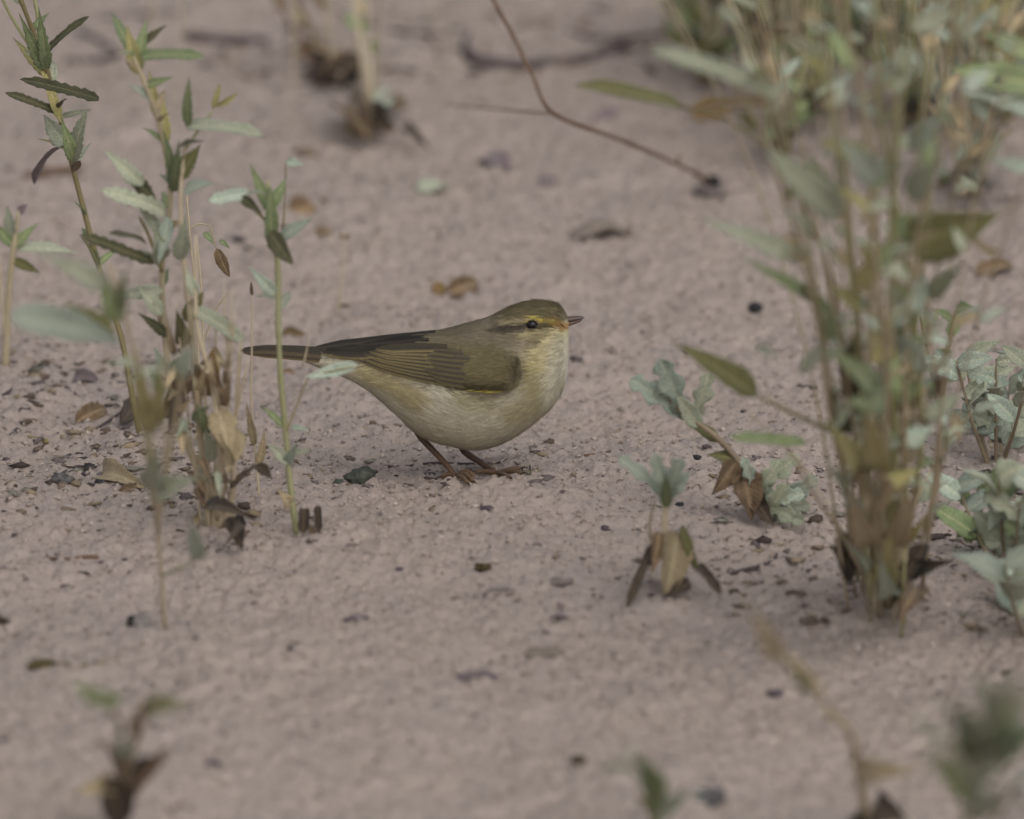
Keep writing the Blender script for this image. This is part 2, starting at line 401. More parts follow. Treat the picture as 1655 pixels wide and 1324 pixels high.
class Plant:
    def __init__(s, name, label, cat, bx, by, group=None, lean=0.0):
        s.lean = lean; s.by = by
        s.g = ground(bx, by); s.Y = s.g.y; s.s = pxs(s.Y)
        s.root = tag(empty(name, s.g), label, cat, group)
    def P(s, p):
        return at(p[0], p[1], s.Y + (p[2] if len(p) > 2 else 0.0) - s.lean*max(0, s.by-p[1])/1000)
    def stem(s, pts, r0, r1, mat='tan', parent=None, ground_end=False, **kw):
        P = [s.P(p) for p in pts]
        if ground_end:
            P[0].z = hz(P[0].x, P[0].y) - 0.003
        return tube('stem', P, r0*s.s, r1*s.s, SM[mat], parent or s.root, **kw)
    def leaf(s, a, b, w, mat='silver', parent=None, **kw):
        live = mat in ('silver', 'blue', 'green', 'yellow', 'dark')
        if live and kw.get('shape', 'lance') in ('lance', 'strap') and 'serr' not in kw: kw['serr'] = .12
        return leaf(parent or s.root, s.P(a), s.P(b), w*s.s*(.82 if live else 1), mat, **kw)
    def twigleaf(s, a, m, b, w, mat='silver', smat='green', r=2.2, **kw):     # a petiole a-m and the blade m-b
        st = s.stem([a, m], r, r*0.7, smat); st.name = 'petiole'
        return s.leaf(m, b, w, mat, **kw)
    def auto(s, pts, n, L, w, mats, t0=0.1, t1=1.0, seed=0, up=0.5, droop=0.0, side=None, **kw):
        rr = random.Random(seed); C = catmull([s.P(p) for p in pts], 60)
        for k in range(n):
            t = t0 + (t1-t0)*(k + rr.uniform(-.3, .3))/max(1, n-1); t = min(max(t, 0), 1)
            p = C[int(t*60)]; az = k*2.4 + rr.uniform(-.5, .5)
            if side is not None: az = side + rr.uniform(-.6, .6) + (math.pi if k % 2 else 0)
            d = Vector((math.cos(az), math.sin(az)*0.8, up + rr.uniform(-.25, .3) - droop)).normalized()
            l = L*s.s*rr.uniform(0.65, 1.2)
            kw2 = dict(shape=rr.choice(('lance', 'lance', 'ovate')), bend=rr.uniform(0.2, 0.9), roll=rr.uniform(10, 75), serr=0.10, twist=rr.uniform(-.5, .5)); kw2.update(kw)
            leaf(s.root, p, p + d*l, w*s.s*rr.uniform(.75, 1.2), rr.choice(mats), **kw2)

# ------------------------------------------------------------------ the bird
BG = ground(790, 775); YB = BG.y; SB = pxs(YB)
TOP = [(500,571),(520,566),(550,559),(585,555),(641,545),(680,539),(716,535),(753,525),(791,514),(817,501),(843,491),(869,487),(893,490),(908,498),(916,509),(919,518)]
BOT = [(500,586),(525,597),(543,604),(570,615),(600,634),(630,660),(652,680),(671,697),(697,711),(735,721),(768,725),(791,722),(824,709),(858,687),(888,661),(906,636),(915,610),(918.5,575),(918.5,545),(919,530)]
def pl(pts, x):
    pts = np.array(pts, float); return np.interp(x, pts[:, 0], pts[:, 1])
def smooth_poly(pts, n=8):
    C = catmull([(p[0], p[1], 0) for p in pts], n*len(pts)); C = np.array([[c.x, c.y] for c in C])
    C[:, 0] = np.maximum.accumulate(C[:, 0]); return C
TOPS, BOTS = smooth_poly(TOP), smooth_poly(BOT)
U0, V0, GW, GH = 492, 478, 436, 260
def solve(step, init):
    w, h_ = GW//step, GH//step
    uu, vv = np.meshgrid(U0 + (np.arange(w)+.5)*step, V0 + (np.arange(h_)+.5)*step)
    ins = (vv > np.interp(uu, TOPS[:, 0], TOPS[:, 1])) & (vv < np.interp(uu, BOTS[:, 0], BOTS[:, 1])) & (uu < 919) & (uu > 500)
    f = np.zeros((h_, w)) if init is None else np.kron(init, np.ones((2, 2)))[:h_, :w]*ins
    for _ in range(1200 if init is None else 260):
        g = np.zeros_like(f)
        g[1:-1, 1:-1] = 0.25*(f[:-2, 1:-1]+f[2:, 1:-1]+f[1:-1, :-2]+f[1:-1, 2:] + 2.05*step*step)
        f = g*ins
    return f
UF = solve(1, solve(2, solve(4, None)))
for _ in range(3):
    k = UF.copy(); k[1:-1, 1:-1] = (UF[1:-1, 1:-1]*4 + UF[:-2, 1:-1]+UF[2:, 1:-1]+UF[1:-1, :-2]+UF[1:-1, 2:])/8; UF = k
def hw(u, v):                       # half width of the body (photo px) at side-view point u, v
    x = np.clip(np.asarray(u, float)-U0-.5, 0, GW-2.001); y = np.clip(np.asarray(v, float)-V0-.5, 0, GH-2.001)
    i = x.astype(int); j = y.astype(int); a = x-i; b = y-j
    f = (UF[j, i]*(1-a)+UF[j, i+1]*a)*(1-b)+(UF[j+1, i]*(1-a)+UF[j+1, i+1]*a)*b
    return np.sqrt(np.maximum(f, 0))
def bw(u, v, hpx):                  # side-view px + sideways offset (px, + = away from viewer) -> world
    p = at(u, v, YB); return Vector((p.x, YB + hpx*SB, p.z))
def surf(u, v, off=0.0, side=-1):   # the point of the near (or far) flank that is seen at u, v
    vm = v
    for _ in range(8): vm = v - (float(hw(u, vm))+off)*ST
    return bw(u, vm, side*(float(hw(u, vm))+off))

def seg_d(u, v, pts):               # distance to a polyline
    d = np.full(np.shape(u), 1e9)
    for (a, b) in zip(pts[:-1], pts[1:]):
        ax, ay = a; bx, by = b; L = (bx-ax)**2+(by-ay)**2
        t = np.clip(((u-ax)*(bx-ax)+(v-ay)*(by-ay))/max(L, 1e-6), 0, 1)
        d = np.minimum(d, np.hypot(u-ax-t*(bx-ax), v-ay-t*(by-ay)))
    return d
def sm(e0, e1, x):
    t = np.clip((x-e0)/(e1-e0), 0, 1); return t*t*(3-2*t)
OLIVE = (0.165, 0.138, 0.092); PALE = (0.56, 0.52, 0.40)
BORDER = [(495,572),(560,582),(600,590),(640,606),(690,622),(740,632),(800,637),(832,628),(842,600),(838,575),(836,562),(845,548),(862,538),(885,531),(905,524),(921,516)]
def plumage(u, v):
    u = np.asarray(u, float); v = np.asarray(v, float); C = np.zeros(u.shape+(3,)); C[:] = PALE
    nz = vnoise(u*0.21, v*0.21)*7 + vnoise(u*0.6+9, v*0.6)*4
    def put(col, m):
        C[:] = C*(1-m[..., None]) + np.array(col)*m[..., None]
    def stroke(col, pts, r, soft, k=1.0):
        put(col, k*(1-sm(r, r+soft, seg_d(u, v, pts)+nz*0.35)))
    # under parts
    stroke((0.54, 0.46, 0.24), [(870,575),(885,555),(900,540)], 14, 30, 0.8)
    stroke((0.62, 0.58, 0.45), [(912,560),(908,610),(885,640)], 8, 22, 0.8)
    stroke((0.29, 0.245, 0.10), [(852,598),(866,618),(866,650),(835,668)], 6, 22, 0.75)
    stroke((0.27, 0.235, 0.10), [(800,650),(750,645)], 6, 18, 0.6)
    stroke((0.38, 0.31, 0.15), [(600,598),(640,620),(680,650)], 9, 22, 0.8)
    stroke((0.54, 0.49, 0.37), [(520,590),(560,606)], 8, 14, 0.9)
    stroke((0.46, 0.40, 0.29), [(700,690),(790,690),(850,665)], 20, 30, 0.35)
    # upper parts
    bd = np.interp(u, [p[0] for p in sorted(BORDER)], [p[1] for p in sorted(BORDER)])
    put(OLIVE, 1-sm(-5, 7, v - bd + nz*0.6))
    stroke(OLIVE, [(830,575),(834,600),(822,622),(790,628)], 8, 20)
    stroke((0.18, 0.152, 0.108), [(775,540),(815,530),(830,550)], 10, 22, 0.8)
    stroke((0.140, 0.116, 0.064), [(830,500),(870,494),(900,502)], 9, 12, 0.9)
    # face
    stroke((0.22, 0.185, 0.128), [(826,556),(855,552),(868,546)], 9, 12, 0.8)
    stroke((0.32, 0.275, 0.185), [(820,572),(848,575)], 6, 12, 0.6)
    stroke((0.36, 0.31, 0.175), [(852,541),(872,540),(890,534)], 3, 6, 0.85)
    stroke((0.20, 0.165, 0.075), [(868,556),(884,545)], 2, 6, 0.5)
    stroke((0.058, 0.048, 0.036), [(806,530),(835,529),(852,527)], 4.0, 6, 0.9)
    stroke((0.075, 0.060, 0.032), [(866,527),(885,526.5),(903,525)], 2.0, 4, 0.9)
    stroke((0.30, 0.25, 0.15), [(818,518),(840,518),(858,516)], 2.0, 4, 0.9)
    stroke((0.46, 0.37, 0.085), [(860,515.5),(871,514.5),(884,517.5)], 2.2, 4, 0.92)
    stroke((0.34, 0.26, 0.07), [(886,519),(903,520)], 2.0, 4, 0.7)
    stroke((0.34, 0.18, 0.06), [(908,525),(917,528)], 3.0, 5, 0.8)
    return C

bird = tag(empty('warbler', BG), 'small olive-brown warbler with yellow eyebrow and pale belly standing on the sand', 'bird')
# body: one continuous surface
nu_, nt_ = 230, 120
uu = 500 + (919-500)*(0.5-0.5*np.cos(np.pi*np.linspace(0.0, 1, nu_)))
th = np.linspace(0, 2*np.pi, nt_, endpoint=False)
V = []; CU = []; CV = []
for u in uu:
    zt, zb = np.interp(u, TOPS[:, 0], TOPS[:, 1]), np.interp(u, BOTS[:, 0], BOTS[:, 1])
    v = (zt+zb)/2 - (zb-zt)/2*np.cos(th); h = hw(np.full(nt_, u), v)
    h = np.where(np.abs(np.sin(th)) < 1e-6, 0, h)*np.sign(-np.sin(th) + 1e-12)
    # shallow socket behind which the eye sits
    for a, b, c in zip(np.full(nt_, u), v, h):
        V.append(bw(a, b, c))
    CU += [u]*nt_; CV += list(v + np.abs(h)*ST)
F = []
for k in range(nu_-1):
    for j in range(nt_):
        F.append((k*nt_+j, k*nt_+(j+1) % nt_, (k+1)*nt_+(j+1) % nt_, (k+1)*nt_+j))
F.append(tuple(range(nt_-1, -1, -1))); F.append(tuple((nu_-1)*nt_+j for j in range(nt_)))
BCOL = plumage(CU, CV)
body = mesh_obj('body', V, F, PLUM, bird, cols=BCOL, origin=bw(760, 630, 0))
bmx = bmesh.new(); bmx.from_mesh(body.data)
bmesh.ops.recalc_face_normals(bmx, faces=bmx.faces)
for _ in range(2): bmesh.ops.smooth_vert(bmx, verts=bmx.verts, factor=0.4, use_axis_x=True, use_axis_y=True, use_axis_z=True)
bmx.to_mesh(body.data); bmx.free(); body.data.update()

def barbs(name, parent, sampler, n, length, width, lift):
    """fine loose plumage lying along the skin: one mesh of slim tapering barbs"""
    V = []; F = []; C = []
    for k in range(n):
        s = sampler()
        if s is None: continue
        p, nrm, d, col = s
        d = (d - nrm*d.dot(nrm)).normalized(); sd = nrm.cross(d)
        l = length*random.uniform(.6, 1.3); w = width*random.uniform(.7, 1.3); q = len(V)
        d = (d + sd*random.gauss(0, .16)).normalized(); lf = lift*random.uniform(.3, 1.5)
        p = p - nrm*0.00008
        V += [p - sd*w*.5, p + sd*w*.5, p + d*l*.55 + sd*w*.45 + nrm*lf*.9, p + d*l*.55 - sd*w*.45 + nrm*lf*.9, p + d*l + nrm*lf*.8]
        F += [(q, q+1, q+2, q+3), (q+3, q+2, q+4)]
        kk = random.uniform(.80, 1.2); C += [[c*kk for c in col]]*5
    o = mesh_obj(name, V, F, STRAND, parent, cols=C, origin=wloc(parent)); o['kind'] = 'stuff'
    return o
BL = wloc(body); BP = [p for p in body.data.polygons if len(p.vertices) == 4]
BAREA = np.cumsum([p.area for p in BP]); bvn = body.data.vertex_normals
def side_panel(u, v):     # skin under the folded flight feathers carries no loose plumage
    return 520 < u < 735 and np.interp(u, [520, 580, 640, 690, 735], [555, 550, 538, 540, 560]) < v < np.interp(u, [520, 575, 640, 735], [575, 578, 605, 630])
def body_sample():
    k = int(np.searchsorted(BAREA, random.random()*BAREA[-1])); p = BP[min(k, len(BP)-1)]
    vs_ = [body.data.vertices[i].co for i in p.vertices]; a, b = random.random(), random.random()
    co = (vs_[0]*(1-a)+vs_[1]*a)*(1-b) + (vs_[3]*(1-a)+vs_[2]*a)*b
    vi = p.vertices[0]; u = CU[vi]; v = CV[vi]
    if (u-859)**2+(v-526)**2 < 130 or u > 914 or (side_panel(u, v)): return None
    f = sm(800, 915, u); g = sm(560, 700, v)
    d = Vector((-1, 0, -0.28 - 1.1*f*g + 0.25*sm(690, 560, 0) - 0.0))
    if g > .5 and u < 760: d = Vector((-1, 0, 0.45))
    return co + BL, p.normal, d, BCOL[vi]
barbs('plumage', body, body_sample, 17000, 0.0042, 0.00034, 0.00022)

# eye, bill
def ball(name, c, r, mat, parent, sx=(1, 1, 1), cols=None):
    bm = bmesh.new(); bmesh.ops.create_uvsphere(bm, u_segments=24, v_segments=14, radius=1)
    V = [Vector(c) + Vector((v.co.x*r*sx[0], v.co.y*r*sx[1], v.co.z*r*sx[2])) for v in bm.verts]
    F = [tuple(v.index for v in f.verts) for f in bm.faces]; bm.free()
    return mesh_obj(name, V, F, mat, parent, cols=[cols]*len(V) if cols else None, origin=c)
for sd in (-1, 1):
    e = surf(859.5, 526.5, -4.6, sd)
    ball('eye', e, 9.6*SB, EYEM, bird, (1.1, 0.85, 0.95))
    ec = []
    for k in range(13):
        a = 2*math.pi*k/12; ec.append(surf(859.5 + 11.5*math.cos(a), 526.5 - 9.6*math.sin(a), 0.4, sd))
    for lo in (0, 6):      # broken pale ring: upper and lower lid feathers
        tube('eyelid', ec[lo+1:lo+6], 1.2*SB, 1.2*SB, PLUM, bird, sides=6, n=14, cols=((.26, .21, .10), (.26, .21, .10)))
def bill_half(name, base, tip, hb, wb, sag, c0, c1, flat):
    n, s = 14, 12; V = []; F = []; CC = []
    for k in range(n+1):
        t = k/n; u = base[0]+(tip[0]-base[0])*t; v = base[1]+(tip[1]-base[1])*t + sag*math.sin(math.pi*t)
        r = (1-t)**0.6*0.72+0.28 if t < 1 else 0.14
        for j in range(s):
            a = 2*math.pi*j/s; z = math.sin(a)*hb*r; y = math.cos(a)*wb*r
            if flat*z < 0: z *= 0.25
            V.append(bw(u, v - z, y)); kk = sm(0.05, 0.6, np.array(t+0.0))
            CC.append([c0[q]*(1-kk)+c1[q]*kk for q in range(3)])
    for k in range(n):
        for j in range(s): F.append((k*s+j, k*s+(j+1) % s, (k+1)*s+(j+1) % s, (k+1)*s+j))
    F += [tuple(range(s))[::-1], tuple(n*s+j for j in range(s))]
    return mesh_obj(name, V, F, BILLM, bird, cols=CC, origin=bw(*base, 0))
bill_half('upper_bill', (904, 520.5), (944.5, 514.0), 7.6, 9.0, -0.6, (.10, .06, .035), (.10, .070, .062), 1)
bill_half('lower_bill', (903, 523.5), (941, 516.2), 8.2, 8.4, 0.6, (.40, .20, .06), (.15, .095, .075), -1)
for sd in (-1, 1): ball('nostril', bw(917, 517.5, sd*5.6), 1.1*SB, EYEM, bird, (1.8, .7, .7))
for k in range(7):      # rictal bristles at the gape
    a = surf(903+k, 522+k*.8, .5); tube('bristle', [a, a + Vector((.0016, -.0007, -.0005-.0001*k))], .00006, .00003, SM['dark'], bird, sides=4, n=4)

# wings
def feather(parent, name, a, b, w, dark, fringe, ya=None, yb=None, off=1.0, curve=0.0, side=-1, rachis=(.05, .04, .03), nrm=None, tipp=0.75, frw=0.28, rise=0.0, dive=0.0):
    """flight feather from a to b in side-view px: shaft, two webs, cambered, fringed on its lower web"""
    n = 16; us = (-1, -.72, -.4, -.06, .06, .45, 1); V = []; F = []; CC = []
    ax = np.array(b, float)-np.array(a, float); L = np.hypot(*ax); ax /= L; pr = np.array([-ax[1], ax[0]])
    if pr[1] < 0: pr = -pr                 # u=+1 lies on the lower side in the picture
    for k in range(n+1):
        t = k/n; c = np.array(a) + ax*L*t + pr*curve*math.sin(math.pi*t)
        ww = w*0.5*min(1, (1-t)*4+0.04)**tipp*(0.75+0.25*min(1, 3*t))
        for u in us:
            q = c + pr*ww*u
            if ya is None: p = surf(q[0], q[1], off - (0.15 if u > 0 else 0.9)*abs(u) - rise*t - dive*max(0, 1-t/.45)**2, side)
            else:
                y = ya+(yb-ya)*t + side*(off - (0.1 if u > 0 else 0.7)*abs(u)); p = bw(q[0], q[1] - abs(y)*ST*(1 if side < 0 else -1), y)
                if nrm: p = bw(q[0], q[1], y + u*ww*nrm)
            V.append(p)
            m = 1.0 if u > 1-frw*2 else 0.0
            col = [dark[i]*(1-m)+fringe[i]*m for i in range(3)]
            if abs(u) < .1: col = rachis
            CC.append(col)
    nu = len(us); nv = len(V)
    for p in list(V): V.append(p + Vector((0, -side*0.00012, -0.00006)))
    CC = CC + CC
    for k in range(n):
        for j in range(nu-1):
            A = k*nu+j
            F += [(A, A+1, A+nu+1, A+nu), (nv+A+nu, nv+A+nu+1, nv+A+1, nv+A)]
        F += [(k*nu, (k+1)*nu, nv+(k+1)*nu, nv+k*nu), (k*nu+nu-1, nv+k*nu+nu-1, nv+(k+1)*nu+nu-1, (k+1)*nu+nu-1)]
    return mesh_obj(name, V, F, FEATH, parent, cols=CC, origin=bw(a[0], a[1], 0))

DK = (0.040, 0.033, 0.024); DK2 = (0.058, 0.048, 0.030); FR = (0.33, 0.265, 0.125); FRP = (0.46, 0.40, 0.28)
def covert_shell(side):
    """the rounded fore wing: a shell standing proud of the flank"""
    up_e = [(846,596),(836,574),(812,556),(780,546),(745,547),(725,552),(708,560),(695,568)]
    lo_e = [(846,596),(845,612),(832,629),(800,635),(765,633),(740,629),(718,620),(695,604)]
    nA, nB = 40, 26
    cu = catmull([(*p, 0) for p in up_e], nA); cl = catmull([(*p, 0) for p in lo_e], nA); V = []; F = []; U = []; W_ = []
    for i in range(nA+1):
        for j in range(nB+1):
            s = j/nB; p = cu[i].lerp(cl[i], s); x = i/nA
            edge = min(1, s/0.5)*1.0
            low = 1 - sm(0.86, 1.0, np.array(s))
            off = 4.6*edge**0.8*(0.35+0.65*float(low))*float(sm(0, .38, np.array(x)))*(1-0.95*float(sm(.55, 1, np.array(x)))) - 1.5*(1-edge) - 0.4 - 3.0*(1-float(sm(0, .2, np.array(x))))
            V.append(surf(p.x, p.y, off, side)); U.append(p.x); W_.append(p.y)
    for i in range(nA):
        for j in range(nB):
            A = i*(nB+1)+j; F.append((A, A+1, A+nB+2, A+nB+1) if side < 0 else (A+nB+1, A+nB+2, A+1, A))
    U = np.array(U); W_ = np.array(W_); C = np.zeros((len(U), 3)); C[:] = (0.158, 0.132, 0.075)
    nz = vnoise(U*.25, W_*.25)*5
    xm = sm(0.0, 0.30, np.repeat(np.linspace(0, 1, nA+1), nB+1))[:, None]; C[:] = C*xm + plumage(U, W_)*(1-xm)
    def st(col, pts, r, soft, k):
        m = (k*(1-sm(r, r+soft, seg_d(U, W_, pts)+nz*.4)))[:, None]; C[:] = C*(1-m)+np.array(col)*m
    st((0.060, 0.050, 0.028), [(660,588),(700,606),(740,620),(790,626),(820,624)], 3.5, 8, .85)
    st((0.16, 0.135, 0.065), [(830,590),(800,600),(770,590)], 8, 14, .4)
    st((0.075, 0.062, 0.034), [(735,596),(760,606),(790,612)], 1.5, 5, .5)
    st((0.17, 0.142, 0.07), [(730,590),(755,600),(790,605)], 1.5, 4, .45)
    st((0.46, 0.37, 0.065), [(742,631.5),(765,633.5),(795,634.5),(810,633.0)], 1.0, 2.4, .95)
    return V, F, C, U, W_
def build_wing(side):
    wing = empty('wing', surf(800, 590, 0, side)); wing.parent = bird; wing.location = wing.location - wloc(bird)
    V, F, C, U, W_ = covert_shell(side)
    sh = mesh_obj('coverts', V, F, PLUM, wing, cols=C, origin=surf(800, 590, 0, side))
    SL = wloc(sh); PP = list(sh.data.polygons)
    def samp():
        p = random.choice(PP); u = U[p.vertices[0]]
        if W_[p.vertices[0]] > 629: return None
        nr = p.normal.copy()
        if nr.y*side < 0: nr = -nr
        return p.center + SL, nr, Vector((-1, 0, -0.05)), C[p.vertices[0]]
    if side < 0: barbs('plumage', sh, samp, 3500, 0.0035, 0.00034, 0.0002).name = 'covert_barbs'
    # primaries, long, reaching over the tail base
    for k in range(6):
        a = (668-k*2, 588-k*4.2); b = (503+k*9 + (k % 2)*3, 566.5+k*2.0)
        feather(wing, 'primary_feather', a, b, 11.5, DK, FRP if k in (1, 3) else FR, off=1.6+k*0.6, side=side, curve=1.0, frw=.16)
    # secondaries and tertials: fan of fringed blades
    for k in range(9):
        f = k/8.0
        a = (735-12*f, 622-60*f); b = (577+30*f**1.3+ (4 if k % 2 else 0), 581-17.5*f)
        feather(wing, 'secondary_feather' if k < 6 else 'tertial_feather', a, b, 11.5+4*f, DK2, FR, off=2.6+0.62*k, side=side, curve=3.2*(1-f)-1.0*f, frw=.17)
    # greater coverts over their bases
    for k in range(7):
        f = k/6.0
        jt = ((k*37) % 11) - 5; a = (778-20*f+jt*2.2, 624-52*f); b = (690-8*f-jt*1.8, 611-47*f)
        feather(wing, 'covert_feather', a, b, 13, (0.085, 0.072, 0.042), (0.19, 0.158, 0.078), off=6.0+0.5*k, side=side, curve=1.5, frw=.2, rise=2.0, dive=8.0)
    return wing
build_wing(-1); wf = build_wing(1)
for k in range(5):      # the far wing's closed primaries show as a black ridge along the rump
    kw = dict(ya=-2.0, yb=1.0, off=4.0, nrm=-.45) if k == 0 else dict(off=2.6-k*.15)
    feather(wf, 'primary_feather', (704-k*11, 538+k*3.9), (503+k*13, 562.0+k*1.6), 15.0 if k == 0 else 10.0, (.022, .019, .016), (.034, .029, .024), side=-1, curve=1.0, frw=.1, **kw)
# tail
tail = empty('tail', bw(530, 575, 0)); tail.parent = bird; tail.location = tail.location - wloc(bird)
for k in range(6):
    f = k/5.0
    feather(tail, 'tail_feather', (535, 566+f*17), (386+abs(k-2.2)*3.6, 562.5+f*9.5), 10.0, (.055, .044, .034) if k < 4 else (.10, .075, .045), (.45, .38, .26) if k in (1, 2, 3) else (.30, .22, .12), ya=-2-13*f, yb=-3-15*f, off=3.0-2.6*f, side=-1, curve=-1.2, frw=.12)
    feather(tail, 'tail_feather', (535, 567+f*14), (392+abs(k-2.2)*3.6, 562.5+f*7.0), 10.0, (.055, .044, .034), (.22, .165, .09), ya=2+13*f, yb=3+15*f, off=0.6, side=1, curve=-1.2, frw=.10)

# legs and feet
LC = ((.12, .075, .06), (.17, .098, .062))
def gp(px, py, r=0.0009): p = ground(px, py); p.z = float(height(p.x, p.y)) + r*0.9; return p
def make_leg(top, foot, dY, toes, hind):
    ft = gp(*foot, 0.0011); tp = at(top[0], top[1], ft.y + dY); th_ = at(top[0]-9, top[1]-16, ft.y+dY*0.6)
    leg = tube('leg', [th_, tp, tp.lerp(ft, .5) + Vector((.0004, 0, -.0002)), ft], 6.0*SB, 4.6*SB, SKINM, bird, sides=10, n=22, knobs=.05, cols=((.085, .06, .05), LC[1]))
    ball('toe_joint', ft, 6.2*SB, SKINM, leg, (1.2, 1, .8), LC[1])
    for tgt in toes + [hind]:
        e = gp(*tgt); mid = ft.lerp(e, .5); mid.z = max(mid.z, float(height(mid.x, mid.y)) + 0.0010) + 0.0005
        tube('toe', [ft, mid, e], 4.6*SB, 3.2*SB, SKINM, leg, sides=8, n=12, knobs=.10, cols=(LC[1], (.17, .105, .055)))
        d = (e - mid).normalized()
        tube('claw', [e - d*.0004, e + d*.0012 + Vector((0, 0, .0003)), e + d*.0024 - Vector((0, 0, .0004))], 1.9*SB, 0.6*SB, SM['dark'], leg, sides=6, n=6, knobs=0)
    return leg
make_leg((681, 708), (738, 774), 0.004, [(766, 781), (770, 774), (757, 787)], (713, 776))
make_leg((752, 731), (803, 769), 0.010, [(846, 770), (842, 763), (826, 779)], (768, 771))
# small feathered thighs where the legs leave the belly
#PLANTS
# ------------------------------------------------------------------ plants at the left
# tall leaning stem with long dark toothed leaves
p = Plant('leaning_herb', 'leaning herb with thin brownish stem and long dark toothed leaves behind the yellow-green herb', 'plant', 228, 700)
A1 = [(228,700,0),(214,640,0),(196,545,.005),(165,450,.01),(120,280,.01),(78,120,.0),(30,-10,-.01),(10,-70,-.01)]
p.stem(A1, 5.5, 3.5, 'olive', ground_end=True)
p.leaf((160,160,-.01),(32,128,-.02), 24, 'dark', roll=40, serr=.14, bend=.3, shape='strap')
p.leaf((92,182,0),(8,150,.0), 18, 'dark', roll=35, serr=.1, shape='strap')
p.leaf((112,240,0),(70,185,.01), 34, 'silver', roll=70, serr=.1)
p.leaf((118,262,0),(140,180,-.01), 36, 'silver', roll=65, serr=.1, shape='ovate')
p.leaf((120,262,0),(98,190,-.01), 26, 'green', roll=65)
p.leaf((75,115,0),(30,20,-.02), 26, 'green', roll=70)
p.leaf((75,115,0),(62,10,-.02), 24, 'green', roll=60)
p.leaf((80,130,0),(20,60,.02), 18, 'yellow', roll=60)
p.leaf((100,200,0),(58,90,.0), 18, 'yellow', roll=65)
p.leaf((66,92,0),(144,26,0), 16, 'dark', roll=35, serr=.1, shape='strap')
p.leaf((95,175,0),(108,160,-.01), 15, 'dark', roll=30)
p.leaf((118,278,0),(130,260,-.01), 14, 'dry', roll=60)
p.leaf((105,235,0),(55,298,.03), 22, 'purple', roll=30, shape='strap')
p.leaf((160,432,0),(132,384,-.01), 13, 'olive', roll=50)
p.stem([(66,90,0),(60,20,0),(50,-20,0)], 3.5, 3, 'green')
p.stem([(70,110,0),(20,30,.0),(-5,-20,0)], 3, 2.4, 'green')
p.auto(A1, 14, 50, 13, ['silver', 'green', 'yellow'], .45, 1, 23)

# blurred yellow-green herb nearer the camera
p = Plant('yellow_green_herb', 'soft yellow-green herb with broad blue-green leaves growing before the leaning stem', 'plant', 268, 1015, lean=.10)
A2 = [(268,1015,0),(256,860,-.01),(247,740,-.03),(238,640,-.04),(215,560,-.05),(190,470,-.06),(172,420,-.06)]
p.stem(A2, 3.6, 4.5, 'straw', ground_end=True)
p.stem([(250,820,-.01),(232,690,-.05),(210,570,-.06)], 4, 3, 'lime')
p.stem([(252,840,-.01),(280,700,-.02),(300,560,-.03),(312,500,-.03)], 4, 3, 'tan')
p.stem([(255,860,-.01),(268,740,-.04),(262,640,-.05),(270,560,-.05)], 4, 3, 'straw')
p.leaf((190,555,-.05),(18,512,-.08), 62, 'blue', roll=72, bend=.9, shape='spat', serr=.06)
p.leaf((185,548,-.04),(106,487,-.03), 34, 'olive', roll=62, bend=.3)
p.leaf((172,462,-.06),(60,405,-.09), 38, 'silver', roll=65, bend=.5)
p.leaf((190,520,-.06),(168,440,-.06), 34, 'green', roll=75)
p.leaf((196,500,-.06),(205,432,-.08), 26, 'green', roll=70)
p.leaf((228,600,-.05),(170,590,-.08), 30, 'silver', roll=60)
p.leaf((246,700,-.05),(222,570,-.08), 34, 'yellow', roll=75)
p.leaf((246,690,-.05),(262,590,-.08), 34, 'yellow', roll=70)
p.leaf((290,606,-.06),(312,560,-.07), 40, 'blue', roll=85, shape='ovate')
p.leaf((262,640,-.05),(246,590,-.06), 26, 'green', roll=80)
p.leaf((268,600,-.04),(205,618,-.07), 26, 'silver', roll=55)
p.leaf((252,800,-.03),(330,770,-.07), 40, 'silver', roll=70)
p.leaf((250,790,-.03),(258,720,-.07), 46, 'silver', roll=80)
p.leaf((320,905,-.05),(310,845,-.07), 34, 'blue', roll=85, shape='ovate')
p.stem([(262,930,-.01),(300,915,-.04),(320,900,-.05)], 3, 2.5, 'green')

# herb of toothed grey leaves
p = Plant('toothed_grey_herb', 'upright herb with grey-green toothed leaves between the leaning and the slender stems', 'plant', 345, 850)
B1 = [(345,850,0),(318,760,.0),(285,660,.0),(268,560,.005),(262,430,.005),(276,320,.0),(262,220,-.005),(240,150,-.01),(215,90,-.01)]
p.stem(B1, 6.5, 3.4, 'tan', ground_end=True)
p.stem([(340,840,0),(322,690,-.01),(312,560,-.01),(298,430,-.01),(292,320,-.01),(300,230,-.01)], 6, 3.4, 'straw')
p.stem([(350,845,0),(356,740,-.02),(342,620,-.02),(318,520,-.02),(316,380,-.02)], 5, 3, 'straw')
p.stem([(360,850,0),(378,770,-.01),(352,640,-.02),(325,590,-.02)], 6, 4, 'straw')
p.stem([(262,440,0),(240,380,0),(225,350,0)], 3.2, 2.4, 'olive')
p.leaf((268,345,0),(163,308,-.01), 34, 'silver', roll=50, serr=.16, teeth=11, bend=.8, shape='strap')
p.leaf((248,425,0),(128,380,.0), 25, 'dark', roll=48, serr=.14, teeth=11, bend=.3, shape='strap')
p.leaf((236,392,-.01),(176,377,-.02), 17, 'dark', roll=40, serr=.1, shape='strap')
p.leaf((232,300,0),(166,240,.0), 30, 'silver', roll=55, serr=.14, bend=.5)
p.leaf((250,325,0),(185,255,.01), 26, 'dark', roll=50, serr=.1)
p.leaf((272,350,0),(254,430,-.01), 26, 'blue', roll=70, serr=.1)
p.leaf((290,420,-.01),(300,345,-.02), 30, 'silver', roll=70, serr=.12)
